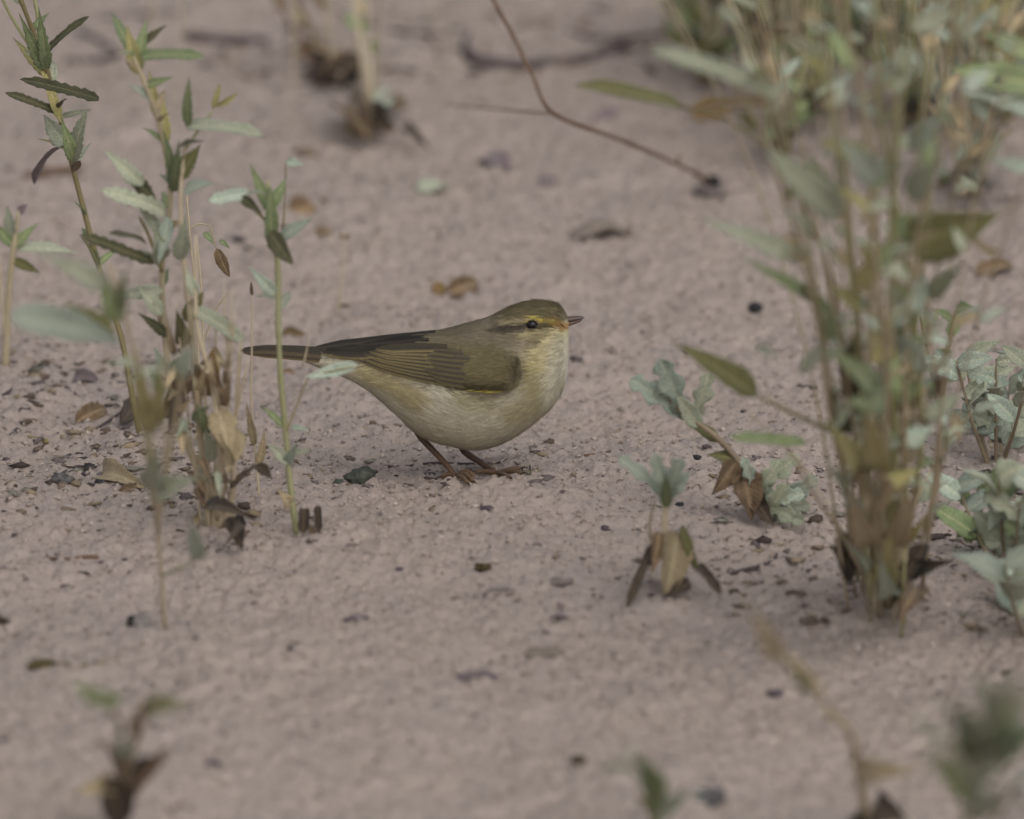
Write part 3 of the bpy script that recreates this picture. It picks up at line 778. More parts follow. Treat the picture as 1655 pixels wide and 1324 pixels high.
p.leaf((262,420,0),(250,365,-.01), 32, 'silver', roll=72, serr=.12)
p.leaf((282,310,0),(262,205,-.02), 26, 'green', roll=70)
p.leaf((282,310,0),(290,225,-.02), 22, 'green', roll=65)
p.leaf((290,290,-.01),(325,232,-.01), 26, 'olive', roll=55, serr=.12)
p.leaf((286,240,-.01),(330,228,-.02), 16, 'dark', roll=35, serr=.12)
p.leaf((300,205,-.01),(426,220,-.02), 30, 'silver', roll=45, serr=.16, teeth=12, bend=.7, shape='strap')
p.leaf((298,310,-.01),(345,296,-.02), 28, 'blue', roll=55, serr=.12)
p.leaf((262,380,0),(222,330,0), 24, 'silver', roll=60, serr=.1)
p.leaf((304,205,-.01),(306,120,-.02), 20, 'green', roll=70)
p.leaf((252,190,0),(240,110,0), 18, 'yellow', roll=70)
p.leaf((266,240,0),(262,150,.0), 22, 'yellow', roll=70)
p.leaf((225,120,0),(205,40,0), 30, 'yellow', roll=70)
p.leaf((222,110,0),(238,30,0), 26, 'green', roll=65)
p.leaf((215,90,0),(178,20,.02), 24, 'green', roll=60)
p.leaf((228,92,-.01),(330,92,-.02), 26, 'green', roll=35, serr=.1, shape='strap')
p.leaf((228,75,.0),(270,40,.0), 16, 'dark', roll=40)
p.leaf((262,510,0),(222,462,0), 28, 'silver', roll=65, serr=.1)
p.leaf((300,520,-.01),(330,470,-.01), 26, 'olive', roll=60, serr=.1)
p.leaf((275,545,0),(222,505,.0), 20, 'dark', roll=60)
p.leaf((300,560,-.01),(285,500,-.02), 24, 'olive', roll=70)
p.leaf((312,500,-.02),(395,552,-.01), 34, 'silver', roll=58, serr=.14, bend=.3, shape='strap')
p.leaf((318,480,-.02),(300,430,-.02), 22, 'silver', roll=70)
p.leaf((265,470,0),(180,480,.01), 26, 'silver', roll=50)
p.leaf((270,600,0),(248,560,-.01), 24, 'blue', roll=75)
# pale seed pods on a side shoot
p.stem([(300,240,-.01),(325,205,-.01),(345,178,-.01)], 2.4, 2, 'green')
p.leaf((344,176,-.01),(356,132,-.01), 17, 'yellow', roll=80, shape='ovate', name='seed_pod', cup=.9)
p.leaf((350,172,-.01),(384,150,-.01), 17, 'yellow', roll=80, shape='ovate', name='seed_pod', cup=.9)
# withered leaves hanging at its foot
p.leaf((322,590,-.01),(372,660,-.03), 26, 'dry', roll=60, bend=1.6, cup=.8, name='withered_leaf')
p.leaf((318,600,.0),(262,680,.0), 34, 'dry', roll=70, bend=1.0, cup=.7, name='withered_leaf')
p.leaf((300,640,-.01),(272,700,-.02), 26, 'drydark', roll=70, bend=.8, name='withered_leaf')
p.leaf((335,640,-.01),(345,560,-.02), 40, 'orange', roll=75, bend=.6, name='withered_leaf')
p.leaf((372,790,-.01),(420,752,-.01), 12, 'drydark', roll=40, bend=1.2, name='withered_leaf')
p.leaf((412,752,-.01),(440,775,-.01), 18, 'drydark', roll=50, bend=1.2, name='withered_leaf')
p.leaf((345,800,.0),(300,760,.0), 34, 'dry', roll=60, bend=.9, name='withered_leaf')
p.leaf((350,815,.0),(328,775,.0), 26, 'drydark', roll=60, bend=.9, name='withered_leaf')
p.leaf((380,690,-.02),(366,770,-.03), 36, 'straw', roll=80, bend=.5, name='withered_leaf')
p.leaf((352,660,-.02),(372,740,-.03), 40, 'straw', roll=80, bend=.4, name='withered_leaf')
p.leaf((330,820,-.02),(412,842,-.04), 30, 'drydark', roll=60, bend=1.0, cup=.8, name='withered_leaf')
p.leaf((378,835,-.03),(392,892,-.04), 40, 'drydark', roll=75, bend=.8, cup=.9, name='withered_leaf')
p.leaf((395,840,-.03),(360,886,-.05), 14, 'drydark', roll=60, bend=.8, name='withered_leaf')
p.auto(B1, 16, 46, 13, ['silver', 'green', 'blue', 'straw'], .35, 1, 21)
rr = random.Random(8)
for k in range(40):
    y = rr.uniform(560, 830); x = 318 + (y-560)*.10 + rr.uniform(-42, 42); d = rr.uniform(-.03, .01)
    p.leaf((x, y, d), (x+rr.uniform(-26, 26), y+rr.uniform(-70, 60), d-.01), rr.uniform(7, 18), rr.choice(('straw', 'straw', 'dry', 'silver', 'straw')), roll=rr.uniform(55, 85), bend=rr.uniform(.3, 1.2), cup=.7, name='withered_leaf')
for k in range(14):
    x = 350 + rr.uniform(-25, 35); tx = x + rr.uniform(-70, 50)
    p.stem([(x, 850, 0), (x+(tx-x)*.4, 720, -.01), (tx, rr.uniform(420, 640), -.015)], rr.uniform(1.6, 3.2), 1.3, rr.choice(('straw', 'tan')), ground_end=True)
p.leaf((310,680,-.01),(340,655,-.02), 16, 'green', roll=60)
p.leaf((340,700,-.01),(318,655,-.02), 24, 'green', roll=60)
p.leaf((345,745,-.01),(330,690,-.02), 26, 'silver', roll=70)

# slender upright stem with green leaves, beside the tail
p = Plant('slender_herb', 'slender upright herb with fresh green leaves rising before the tail of the bird', 'plant', 480, 862)
C1 = [(480,862,0),(468,770,0),(461,690,0),(453,600,-.002),(450,520,-.004),(449,430,-.004),(440,345,-.006),(432,290,-.006)]
p.stem(C1, 5.2, 4.2, 'green', ground_end=True)
p.leaf((440,345,-.006),(403,262,-.01), 24, 'green', roll=70, bend=.3)
p.leaf((436,340,-.006),(464,286,-.0), 22, 'green', roll=65, bend=.4)
p.leaf((438,400,-.006),(436,300,-.012), 30, 'green', roll=82, bend=.3, shape='ovate')
p.leaf((436,374,-.01),(474,428,-.02), 40, 'dark', roll=85, bend=.3, shape='ovate')
p.leaf((452,388,0),(506,353,0), 26, 'blue', roll=60, bend=.5, serr=.08)
p.leaf((447,478,-.004),(402,430,-.01), 24, 'blue', roll=65, bend=.3, serr=.08)
p.leaf((452,500,-.004),(470,470,.01), 16, 'silver', roll=60)
p.leaf((446,482,0),(414,480,.01), 14, 'silver', roll=50)
p.stem([(440,370,-.006),(425,352,-.006),(390,318,-.01)], 3, 2.2, 'olive')
p.leaf((402,312,-.008),(336,325,-.015), 26, 'blue', roll=55, serr=.14, bend=.5, shape='strap')
p.leaf((388,318,-.01),(424,345,-.015), 20, 'dark', roll=60, bend=.4)
p.leaf((398,314,-.01),(432,314,-.02), 12, 'silver', roll=45, serr=.1)
p.stem([(455,400,0),(460,330,.004),(462,262,.006)], 1.6, 1.2, 'olive')
p.leaf((462,262,.006),(492,266,.004), 17, 'blue', roll=62, bend=.4)
p.stem([(462,700,0),(482,650,-.006),(497,612,-.012)], 2.0, 1.6, 'tan')
p.leaf((577,589,-.014),(494,610,-.016), 27, 'blue', roll=78, bend=-.55, shape='ovate', twist=.1)
p.stem([(497,612,-.012),(520,604,-.014),(577,592,-.014)], 1.6, 1.3, 'olive')
p.stem([(490,592,-.004),(497,560,-.004),(501,540,-.004)], 1.3, 1.0, 'straw')
p.leaf((458,690,0),(420,655,-.005), 15, 'green', roll=50)
p.leaf((470,690,0),(498,695,-.005), 14, 'blue', roll=60, shape='ovate')
p.leaf((468,750,0),(430,715,-.005), 22, 'silver', roll=60)
p.leaf((470,735,0),(506,728,-.005), 15, 'silver', roll=45, serr=.1)
p.leaf((462,752,0),(480,715,-.005), 18, 'blue', roll=70)
p.leaf((492,822,-.004),(490,862,-.008), 28, 'drydark', roll=80, bend=.6, cup=1.0, name='withered_leaf', shape='strap')
p.leaf((514,818,-.002),(516,862,-.006), 18, 'drydark', roll=80, bend=.5, cup=1.0, name='withered_leaf', shape='strap')
p.leaf((500,850,-.002),(520,888,-.006), 9, 'dry', roll=60, bend=.5, name='withered_leaf')
p.leaf((470,820,0),(448,790,-.004), 18, 'straw', roll=70, bend=1.0, name='withered_leaf')

# dry stalk with a red bud
p = Plant('budded_stalk', 'thin dry stalk topped by a small red bud left of the slender green herb', 'plant', 420, 800)
p.stem([(420,800,0),(412,720,0),(406,640,0),(407,560,0),(408,475,0)], 2.2, 1.5, 'straw', ground_end=True)
p.leaf((408,478,0),(406,455,0), 9, 'dry', roll=80, shape='ovate', name='bud', cup=1.0)
p.leaf((412,720,0),(398,650,-.004), 12, 'straw', roll=75)
p.leaf((416,760,0),(428,690,-.004), 12, 'straw', roll=75)
p = Plant('straw_stalks', 'pair of pale straw stalks with a hanging brown seed behind the toothed grey herb', 'plant', 330, 730)
p.stem([(330,730,0),(322,620,0),(318,500,0),(306,370,0),(300,300,0)], 2.8, 1.6, 'straw', ground_end=True)
p.stem([(334,730,0),(330,600,0),(326,480,0),(318,380,0)], 2.4, 1.6, 'straw')
p.stem([(326,560,0),(350,500,0),(372,470,0)], 1.6, 1.2, 'tan')
p.leaf((350,402,0),(371,448,0), 20, 'dry', roll=78, bend=.3, shape='ovate', name='seed')
p.stem([(340,365,0),(345,385,0),(350,403,0)], 1.2, 1.2, 'tan')
p.stem([(306,370,0),(322,362,0),(340,365,0)], 1.4, 1.2, 'tan')
p.leaf((330,375,0),(345,395,-.004), 12, 'green', roll=60)
p.leaf((355,388,0),(372,402,-.004), 10, 'green', roll=60)

# herb cut by the left edge
p = Plant('edge_herb', 'pale stemmed herb with narrow green leaves at the far left beyond the leaning herb', 'plant', 8, 590)
p.stem([(8,590,0),(14,480,0),(22,400,0),(30,340,0)], 6, 4, 'tan', ground_end=True)
p.leaf((22,400,0),(62,360,0), 20, 'green', roll=65)
p.leaf((24,400,0),(-20,350,0), 20, 'green', roll=65)
p.leaf((28,402,0),(128,410,-.01), 26, 'silver', roll=55, bend=.6)
p.leaf((20,420,0),(66,442,0), 16, 'olive', roll=50)
p.leaf((20,385,0),(12,330,0), 22, 'silver', roll=70)
p.leaf((30,345,0),(45,330,0), 14, 'purple', roll=60)
p.stem([(10,560,0),(2,470,0),(-4,380,0)], 3, 2, 'straw')

# fine tan stalks
for (bx, by, tx, ty, lab) in ((471,205,472,0,'hair-thin upright straw stalk beside the brown leaf clumps'), (545,505,556,382,'short thin dry stalk with a tiny knob behind the back of the bird'),
                              (285,180,292,0,'thin straw stalk standing behind the toothed grey herb'), (222,160,250,-10,'faint leaning straw stalk behind the tall grey herb tips')):
    p = Plant('straw_stalk', lab, 'stalk', bx, by)
    p.stem([(bx,by,0), ((bx+tx)/2+3,(by+ty)/2,0), (tx,ty,0), (tx+2,ty-30 if ty < 5 else ty-1,0)], 2.0, 1.4, 'straw', ground_end=True)
    if bx == 545:
        p.leaf((556,384,0),(548,378,0), 8, 'dry', roll=60, name='bud'); p.leaf((556,386,0),(566,380,0), 8, 'dry', roll=60, name='bud')

# ------------------------------------------------------------------ plants at the right
p = Plant('bushy_herb', 'large bushy herb of many tan stems fanning up from one base right of the bird', 'plant', 1430, 975, lean=.20)
RS = [[(1430,975,0),(1415,860,-.02),(1400,700,-.05),(1408,500,-.05),(1410,300,-.05),(1385,120,-.05),(1345,-30,-.06)],
      [(1435,975,0),(1440,850,-.02),(1446,700,-.03),(1440,500,-.03),(1445,300,-.03),(1462,100,-.02),(1480,-30,-.02)],
      [(1425,975,0),(1385,850,-.02),(1345,680,-.04),(1322,520,-.04),(1285,370,-.04),(1235,220,-.04),(1180,120,-.03)],
      [(1428,975,0),(1400,820,-.01),(1372,640,-.02),(1350,480,-.02),(1300,330,-.02),(1250,210,-.02),(1245,140,-.02)],
      [(1440,975,0),(1470,850,-.01),(1490,700,-.02),(1480,560,-.02),(1462,400,-.02),(1425,200,-.02),(1420,60,-.01),(1412,-30,-.01)],
      [(1432,975,0),(1424,800,-.05),(1432,620,-.07),(1420,450,-.08),(1400,330,-.08)],
      [(1445,975,0),(1500,840,.0),(1520,700,.0),(1500,520,.01),(1492,420,.01)],
      [(1436,975,0),(1458,800,-.03),(1462,640,-.05),(1470,480,-.05),(1500,300,-.04),(1560,150,-.04)],
      [(1422,975,0),(1370,880,-.01),(1310,790,-.02),(1270,720,-.02)]]
for k, pts in enumerate(RS):
    p.stem(pts, (8, 7, 6, 5, 6, 6.5, 4.5, 6, 4)[k], (4.5, 4, 3.4, 3, 3.6, 3.4, 2.5, 3, 2)[k], ('tan', 'lime', 'tan', 'olive', 'lime', 'tan', 'straw', 'tan', 'straw')[k], ground_end=True)
p.leaf((1225,640,-.0),(1088,553,.01), 42, 'olive', roll=62, bend=.25, shape='lance', serr=.05)
p.stem([(1350,700,-.02),(1290,672,-.01),(1225,640,0)], 4, 2.6, 'olive')
p.leaf((1302,716,-.02),(1178,706,-.01), 24, 'green', roll=50, bend=.25, shape='strap', serr=.06)
p.leaf((1312,425,-.04),(1130,352,-.02), 34, 'silver', roll=55, bend=.2, serr=.06)
p.leaf((1345,500,-.02),(1192,412,-.01), 26, 'green', roll=50, bend=.15, serr=.06)
p.leaf((1358,352,-.06),(1238,240,-.07), 66, 'silver', roll=80, bend=.5, shape='ovate')
p.leaf((1250,150,-.03),(1050,80,-.03), 36, 'silver', roll=48, bend=.9, shape='strap')
p.leaf((1464,398,-.03),(1622,342,-.03), 74, 'olive', roll=74, bend=.35, shape='lance', serr=.05, teeth=16)
p.stem([(1622,342,-.03),(1635,340,-.03),(1648,345,-.03)], 1.6, 1.0, 'olive')
p.stem([(1448,430,-.03),(1455,412,-.03),(1466,398,-.03)], 3.4, 2.4, 'green')
p.leaf((1100,172,.10),(928,138,.10), 34, 'olive', roll=35, bend=.3, shape='strap')
p.stem([(1100,172,.10),(1180,196,.07),(1268,262,.0)], 2.6, 3, 'olive')
p.leaf((1248,165,-.02),(1110,185,.02), 26, 'orange', roll=50, bend=.3)
p.leaf((1362,560,-.04),(1330,472,-.05), 34, 'green', roll=75)
p.leaf((1350,330,-.04),(1300,245,-.05), 40, 'green', roll=70)
p.leaf((1420,290,-.06),(1350,220,-.08), 50, 'blue', roll=75)
p.leaf((1470,320,-.04),(1530,250,-.05), 46, 'silver', roll=70)
p.leaf((1470,240,-.03),(1540,180,-.03), 40, 'blue', roll=60)
p.leaf((1390,470,-.05),(1440,380,-.08), 36, 'yellow', roll=75)
p.leaf((1420,640,-.07),(1330,560,-.10), 46, 'green', roll=72)
p.leaf((1430,640,-.07),(1370,650,-.10), 60, 'green', roll=80, shape='ovate')
p.leaf((1490,600,-.02),(1458,520,-.03), 30, 'blue', roll=75)
p.leaf((1400,760,-.05),(1335,680,-.09), 50, 'yellow', roll=78)
p.leaf((1430,760,-.05),(1405,650,-.10), 54, 'yellow', roll=80)
p.leaf((1410,880,-.04),(1370,780,-.10), 40, 'tan' if False else 'straw', roll=80)
p.leaf((1445,880,-.04),(1490,780,-.08), 40, 'straw', roll=80)
p.leaf((1425,940,-.03),(1440,850,-.08), 50, 'yellow', roll=80)
p.leaf((1440,960,-.02),(1420,895,-.08), 40, 'blue', roll=80)
p.leaf((1500,480,-.01),(1560,420,-.02), 34, 'silver', roll=65)
p.leaf((1450,540,-.03),(1500,470,-.03), 34, 'green', roll=65)
p.leaf((1370,610,-.02),(1385,520,-.03), 30, 'olive', roll=75)
p.leaf((1375,700,-.02),(1330,610,-.03), 30, 'dark', roll=65)
p.leaf((1330,560,-.04),(1290,610,-.04), 26, 'silver', roll=60)
rr = random.Random(5)
for k in range(34):
    g = rr.gauss(0, 1); bx = 1430 + g*26 + rr.uniform(-14, 14); by = 970 + rr.uniform(-45, 12); tx = bx + g*120 + rr.gauss(0, 60)
    ty = rr.choice((rr.uniform(420, 740), rr.uniform(150, 520), -40, -60)); d = rr.uniform(-.08, .08)
    p.stem([(bx, by, rr.uniform(-.02, .05)), (bx+(tx-bx)*.2, by+(ty-by)*.35, d*.5), (bx+(tx-bx)*.55, by+(ty-by)*.72, d), (tx, ty, d)], rr.uniform(2.0, 3.8), rr.uniform(1.1, 2.2), rr.choice(('tan', 'straw', 'straw', 'straw', 'lime')), ground_end=True)
    if k % 3: p.auto([(bx+(tx-bx)*.2, by+(ty-by)*.35, d*.5), (bx+(tx-bx)*.55, by+(ty-by)*.72, d), (tx, ty, d)], 6, 52, 14, ['straw', 'silver', 'silver', 'blue'], .1, 1, 900+k, serr=0)
for k in range(44):
    y = rr.uniform(560, 940); x = 1425 + rr.gauss(0, 1)*(22 + (960-y)*.16); a = rr.uniform(-46, 46); d = rr.uniform(-.07, .05)
    p.leaf((x, y, d), (x+a, y+rr.uniform(-80, 60), d-.02), rr.uniform(10, 34), rr.choice(('straw', 'straw', 'yellow', 'silver', 'silver', 'dry')), roll=rr.uniform(55, 85), bend=rr.uniform(.3, 1.2), cup=.7, name='withered_leaf')
p.auto(RS[0], 9, 75, 30, ['silver', 'green', 'yellow'], .45, 1, 3)
p.auto(RS[1], 10, 70, 28, ['green', 'silver', 'yellow', 'olive'], .4, 1, 4)
p.auto(RS[4], 8, 70, 28, ['silver', 'blue', 'green'], .3, 1, 5)
p.auto(RS[7], 9, 75, 30, ['silver', 'blue', 'green'], .3, 1, 6)
p.auto(RS[2], 6, 60, 22, ['silver', 'olive'], .45, .95, 7)
p.auto(RS[5], 5, 70, 30, ['yellow', 'green'], .3, .95, 8)
for k, q in enumerate(RS[:8]): p.auto(q, 9, 42, 11, ['silver', 'straw', 'green', 'blue'], .25, 1, 40+k)
p.leaf((1500,880,0),(1440,985,-.03), 40, 'drydark', roll=70, bend=1.2, cup=.9, name='withered_leaf')
p.leaf((1470,920,0),(1545,905,-.02), 44, 'drydark', roll=70, bend=1.2, cup=.9, name='withered_leaf')
p.leaf((1480,950,-.02),(1450,1010,-.05), 44, 'dry', roll=75, bend=1.0, cup=.9, name='withered_leaf')
p.leaf((1380,930,0),(1340,880,.0), 40, 'drydark', roll=65, bend=1.1, name='withered_leaf')
p.leaf((1360,860,.01),(1372,905,.0), 26, 'drydark', roll=70, bend=.8, name='withered_leaf')
p.leaf((1400,640,-.01),(1345,560,-.01), 44, 'dry', roll=70, bend=.8, name='withered_leaf')
p.leaf((1455,590,-.02),(1440,690,-.03), 46, 'dark', roll=75, bend=.5, name='withered_leaf')
p.leaf((1395,690,-.01),(1385,590,-.02), 30, 'drydark', roll=70, bend=.6, name='withered_leaf')

# silver lobed plant by the bushy herb
p = Plant('lobed_silver_plant', 'silvery plant with lobed oak-like leaves leaning toward the bird from the bushy herb', 'plant', 1240, 840)
LS = [(1240,840,0),(1215,780,0),(1185,735,0),(1150,700,-.003),(1110,672,-.005),(1080,645,-.006)]
p.stem(LS, 6.5, 3.6, 'pale', ground_end=True)
p.leaf((1110,675,-.004),(1066,580,-.010), 60, 'blue', roll=80, bend=.3, shape='lobed')
p.leaf((1105,668,-.004),(1018,612,-.008), 54, 'blue', roll=78, bend=.3, shape='lobed')
p.leaf((1120,678,-.004),(1146,602,-.008), 46, 'silver', roll=80, bend=.3, shape='lobed')
p.leaf((1130,690,-.004),(1095,640,-.010), 40, 'silver', roll=78, bend=.2, shape='ovate')
p.leaf((1165,715,0),(1095,668,.004), 18, 'olive', roll=50, bend=.4)
p.leaf((1190,742,0),(1142,735,0), 20, 'olive', roll=50, bend=.5)
for (a, b, w, m) in (((1225,790,0),(1290,735,0),46,'silver'), ((1230,800,0),(1300,800,-.006),44,'blue'), ((1225,800,0),(1260,745,-.004),40,'silver'),
                     ((1235,815,0),(1300,845,-.01),40,'silver'), ((1220,790,0),(1200,740,-.006),30,'blue'), ((1240,830,0),(1270,780,-.008),44,'silver'), ((1250,820,0),(1320,770,.0),44,'blue'), ((1250,835,0),(1310,815,-.01),36,'silver')):
    p.leaf(a, b, w, m, roll=75, bend=.5, shape='lobed')
p.leaf((1190,745,0),(1150,800,-.005), 40, 'dry', roll=75, bend=.9, cup=.8, name='withered_leaf')
p.leaf((1200,760,0),(1215,842,-.006), 56, 'dry', roll=78, bend=.8, cup=.8, name='withered_leaf')
p.leaf((1215,800,0),(1250,850,-.008), 36, 'drydark', roll=70, bend=.9, cup=.8, name='withered_leaf')

# seedling with withered skirt
p = Plant('seedling', 'single seedling with a blue-green lobed top above a skirt of withered brown leaves', 'plant', 1080, 948)
p.stem([(1080,948,0),(1074,880,0),(1076,820,0),(1078,790,-.003)], 6.5, 5, 'straw', ground_end=True)
p.leaf((1078,808,-.003),(1056,735,-.010), 44, 'blue', roll=80, bend=.35, shape='lobed')
p.leaf((1078,805,-.003),(1100,740,-.010), 46, 'blue', roll=80, bend=.3, shape='lobed')
p.leaf((1076,800,-.003),(1000,738,-.004), 34, 'blue', roll=72, bend=.4, shape='lobed')
p.leaf((1080,802,-.003),(1114,762,-.004), 30, 'blue', roll=75, bend=.4, shape='ovate')
p.leaf((1077,820,-.002),(1076,770,-.012), 26, 'green', roll=82, bend=.2, shape='ovate')
p.leaf((1055,880,0),(1012,985,-.02), 20, 'drydark', roll=70, bend=.7, cup=.9, name='withered_leaf', shape='strap')
p.leaf((1095,860,0),(1075,965,-.015), 74, 'straw', roll=82, bend=.6, cup=.9, name='withered_leaf', shape='ovate')
p.leaf((1065,860,0),(1052,930,-.012), 32, 'dry', roll=78, bend=.7, cup=.9, name='withered_leaf')
p.leaf((1102,850,0),(1128,925,-.008), 14, 'olive', roll=60, bend=1.2, name='withered_leaf', shape='strap')
p.leaf((1128,915,-.006),(1166,962,-.018), 22, 'drydark', roll=70, bend=.9, cup=.9, name='withered_leaf', shape='strap')
p.leaf((1115,940,-.01),(1070,968,-.018), 24, 'drydark', roll=60, bend=.7, cup=.8, name='withered_leaf')
p.leaf((1060,912,-.006),(1018,906,-.004), 10, 'drydark', roll=60, bend=.6, name='withered_leaf')
p.stem([(1056,890,0),(1050,850,0),(1058,810,0)], 2.6, 2, 'dark' if False else 'pale')

# silver cushion at the right edge
def cushion(name, label, bx, by, n, spread, hgt, mats, L, w, seed, shapes=('lobed', 'lance', 'ovate'), stemm='pale', depth=.05, ts=.35):
    p = Plant(name, label, 'plant', bx, by); rr = random.Random(seed)
    for k in range(n):
        x = bx + spread*(k/(n-1)*2-1 if n > 1 else 0)*rr.uniform(.6, 1.1); top = by - hgt*rr.uniform(.55, 1.1); d = rr.uniform(-depth, depth)
        pts = [(bx + (x-bx)*.15, by, 0), (bx+(x-bx)*.6, (by*1.2+top*.8)/2, d*.6), (x, top, d)]
        p.stem(pts, 3.6, 2.2, stemm if not isinstance(stemm, (list, tuple)) else rr.choice(stemm), ground_end=True)
        p.auto(pts, 6, L, w, mats, ts, 1.0, seed*31+k, shape=rr.choice(shapes), serr=0)
    return p
cushion('silver_cushion_herb', 'grey woolly cushion herb right of the bushy tan-stemmed herb', 1610, 745, 7, 90, 190, ['silver', 'blue', 'blue'], 62, 34, 3)
cushion('low_green_herb', 'low leafy green herb with dark withered base before the woolly cushion herb', 1630, 920, 6, 90, 140, ['silver', 'blue', 'green'], 80, 40, 5)
cushion('pale_leaf_herb', 'blurred pale green herb low in front of the low leafy herb', 1665, 1030, 4, 60, 110, ['blue', 'silver'], 90, 46, 8)
p = Plant('olive_sprig', 'sparse olive sprig with tiny leaves branching over bare sand far behind the broad olive leaf', 'plant', 1500, 300)
p.stem([(1500,300,0),(1560,270,0),(1590,230,0),(1650,175,0),(1680,150,0)], 4, 3, 'olive', ground_end=True)
p.stem([(1575,250,0),(1580,180,0),(1600,120,0)], 3, 2, 'olive'); p.stem([(1588,232,0),(1600,170,0),(1602,100,0)], 3, 2, 'olive')
p.auto([(1500,300,0),(1560,270,0),(1600,215,0)], 8, 34, 14, ['olive', 'silver'], .1, 1, 2)
p = Plant('broad_leaf_herb', 'herb with one broad grey-green leaf spreading to the right edge behind the bushy herb', 'plant', 1700, 330)
p.stem([(1700,330,0),(1695,230,0),(1680,130,-.01)], 6, 4, 'green', ground_end=True)
p.leaf((1690,140,-.01),(1535,112,-.02), 62, 'green', roll=72, bend=.5, shape='ovate')
p.leaf((1685,180,-.01),(1560,150,-.02), 46, 'blue', roll=55, bend=.5)
p.leaf((1690,100,-.01),(1580,50,-.0), 36, 'green', roll=55, bend=.5)
p.leaf((1690,280,-.01),(1590,258,-.0), 26, 'blue', roll=45, bend=.5)
p = Plant('narrow_leaf_sprig', 'sprig of narrow grey leaves standing just left of the woolly cushion herb', 'plant', 1520, 660)
for pts in ([(1520,660,0),(1530,580,0),(1545,500,0)], [(1520,660,0),(1500,570,0),(1480,480,0)]):
    p.stem(pts, 3.4, 2.4, 'olive', ground_end=True); p.auto(pts, 6, 50, 20, ['blue', 'silver', 'green'], .3, 1, int(pts[2][0]))

# ------------------------------------------------------------------ thicket at the back right
def thicket(name, label, bx, by, stems, mats, seed, L=60, w=24, nl=5, sm_=('tan', 'lime', 'green')):
    p = Plant(name, label, 'plant', bx, by); rr = random.Random(seed)
    for (dx, r) in stems:
        pts = [(bx+dx*.08, by, 0), (bx+dx*.45, by*.5, rr.uniform(-.03, .03)), (bx+dx, -40, rr.uniform(-.05, .05)), (bx+dx*1.3, -160, 0)]
        p.stem(pts, r, r*.6, rr.choice(sm_), ground_end=True)
        if nl: p.auto(pts, max(2, nl//2+2), L, w*.8, mats, .15, .75, rr.randint(0, 9999), up=.8)
    for k in range(5):
        a = rr.uniform(-45, 45); d = rr.uniform(-.02, .02)
        p.leaf((bx+a*.4, by-18, d), (bx+a, by-rr.uniform(0, 40), d-.02), rr.uniform(24, 44), rr.choice(('drydark', 'dry', 'drydark')), roll=rr.uniform(50, 80), bend=1.0, cup=.8, name='withered_leaf')
    return p
def fan(n, lo, hi, seed, r=(2.2, 5.5)):
    n = n*2 if n > 4 else n
    rr = random.Random(seed); return [(lo+(hi-lo)*(k+rr.uniform(-.3, .3))/(n-1), rr.uniform(*r)) for k in range(n)]
thicket('ochre_stem_thicket', 'clump of ochre and tan stems with brown litter at its base behind the leaning twig', 1140, 130, fan(7, -90, 60, 1), ['green', 'silver', 'olive'], 2, sm_=('straw', 'tan', 'tan'), nl=4)
thicket('lime_stem_thicket', 'thicket of lime green stems with dark dry leaves at its base behind the bushy herb', 1300, 190, fan(10, -90, 90, 2), ['green', 'yellow', 'silver', 'yellow'], 3, sm_=('lime', 'lime', 'tan'), nl=6)
thicket('tan_stem_thicket', 'thicket of tan stems and grey-green leaves standing beyond the broad grey-green leaf', 1480, 200, fan(10, -90, 100, 3), ['silver', 'blue', 'green'], 4, sm_=('tan', 'lime', 'tan'), nl=6)
thicket('corner_thicket', 'leafy grey-green thicket with a yellowed leaf in the far right background', 1620, 190, fan(7, -60, 90, 4), ['silver', 'blue', 'yellow'], 6, L=75, w=34, nl=8)
thicket('far_thicket', 'far blurred clump of greyish stems beyond the lime green thicket', 1390, 90, fan(9, -130, 130, 5), ['silver', 'green', 'drydark', 'dry'], 9, nl=7)
thicket('dusky_thicket', 'dusky brown withered clump deep behind the ochre stems', 1230, 70, fan(8, -110, 110, 6), ['dry', 'drydark', 'purple', 'green'], 10, nl=7, sm_=('olive', 'dark', 'tan'))
thicket('dusky_corner_thicket', 'dusky withered clump deep behind the leafy corner thicket', 1560, 80, fan(8, -110, 110, 7), ['dry', 'drydark', 'olive', 'silver'], 11, nl=7, sm_=('olive', 'dark', 'tan'))
thicket('wispy_thicket', 'wispy pale stems and small grey leaves just behind the broad olive leaf', 1570, 320, fan(6, -110, 90, 21, (2, 4)), ['silver', 'blue', 'straw'], 31, L=58, w=22, nl=8, sm_=('straw', 'tan', 'straw'))
thicket('wispy_tan_thicket', 'wispy tan stems with sparse leaves between the bent twig and the bushy herb', 1265, 250, fan(5, -110, 60, 22, (2, 4)), ['silver', 'green', 'straw'], 32, L=55, w=20, nl=6, sm_=('straw', 'tan', 'lime'))
thicket('small_back_herb', 'faint green and tan stemmed herb growing over the curled brown leaf clump', 602, 215, fan(3, -30, 20, 8), ['blue', 'green'], 12, L=50, w=24, nl=3, sm_=('tan', 'straw'))
thicket('back_brown_herb', 'withered brown herb with dark curled leaves beyond the faint green stemmed herb', 545, 140, fan(4, -120, 50, 9), ['dry', 'straw', 'olive'], 14, L=50, w=26, nl=3, sm_=('olive', 'tan', 'red'))

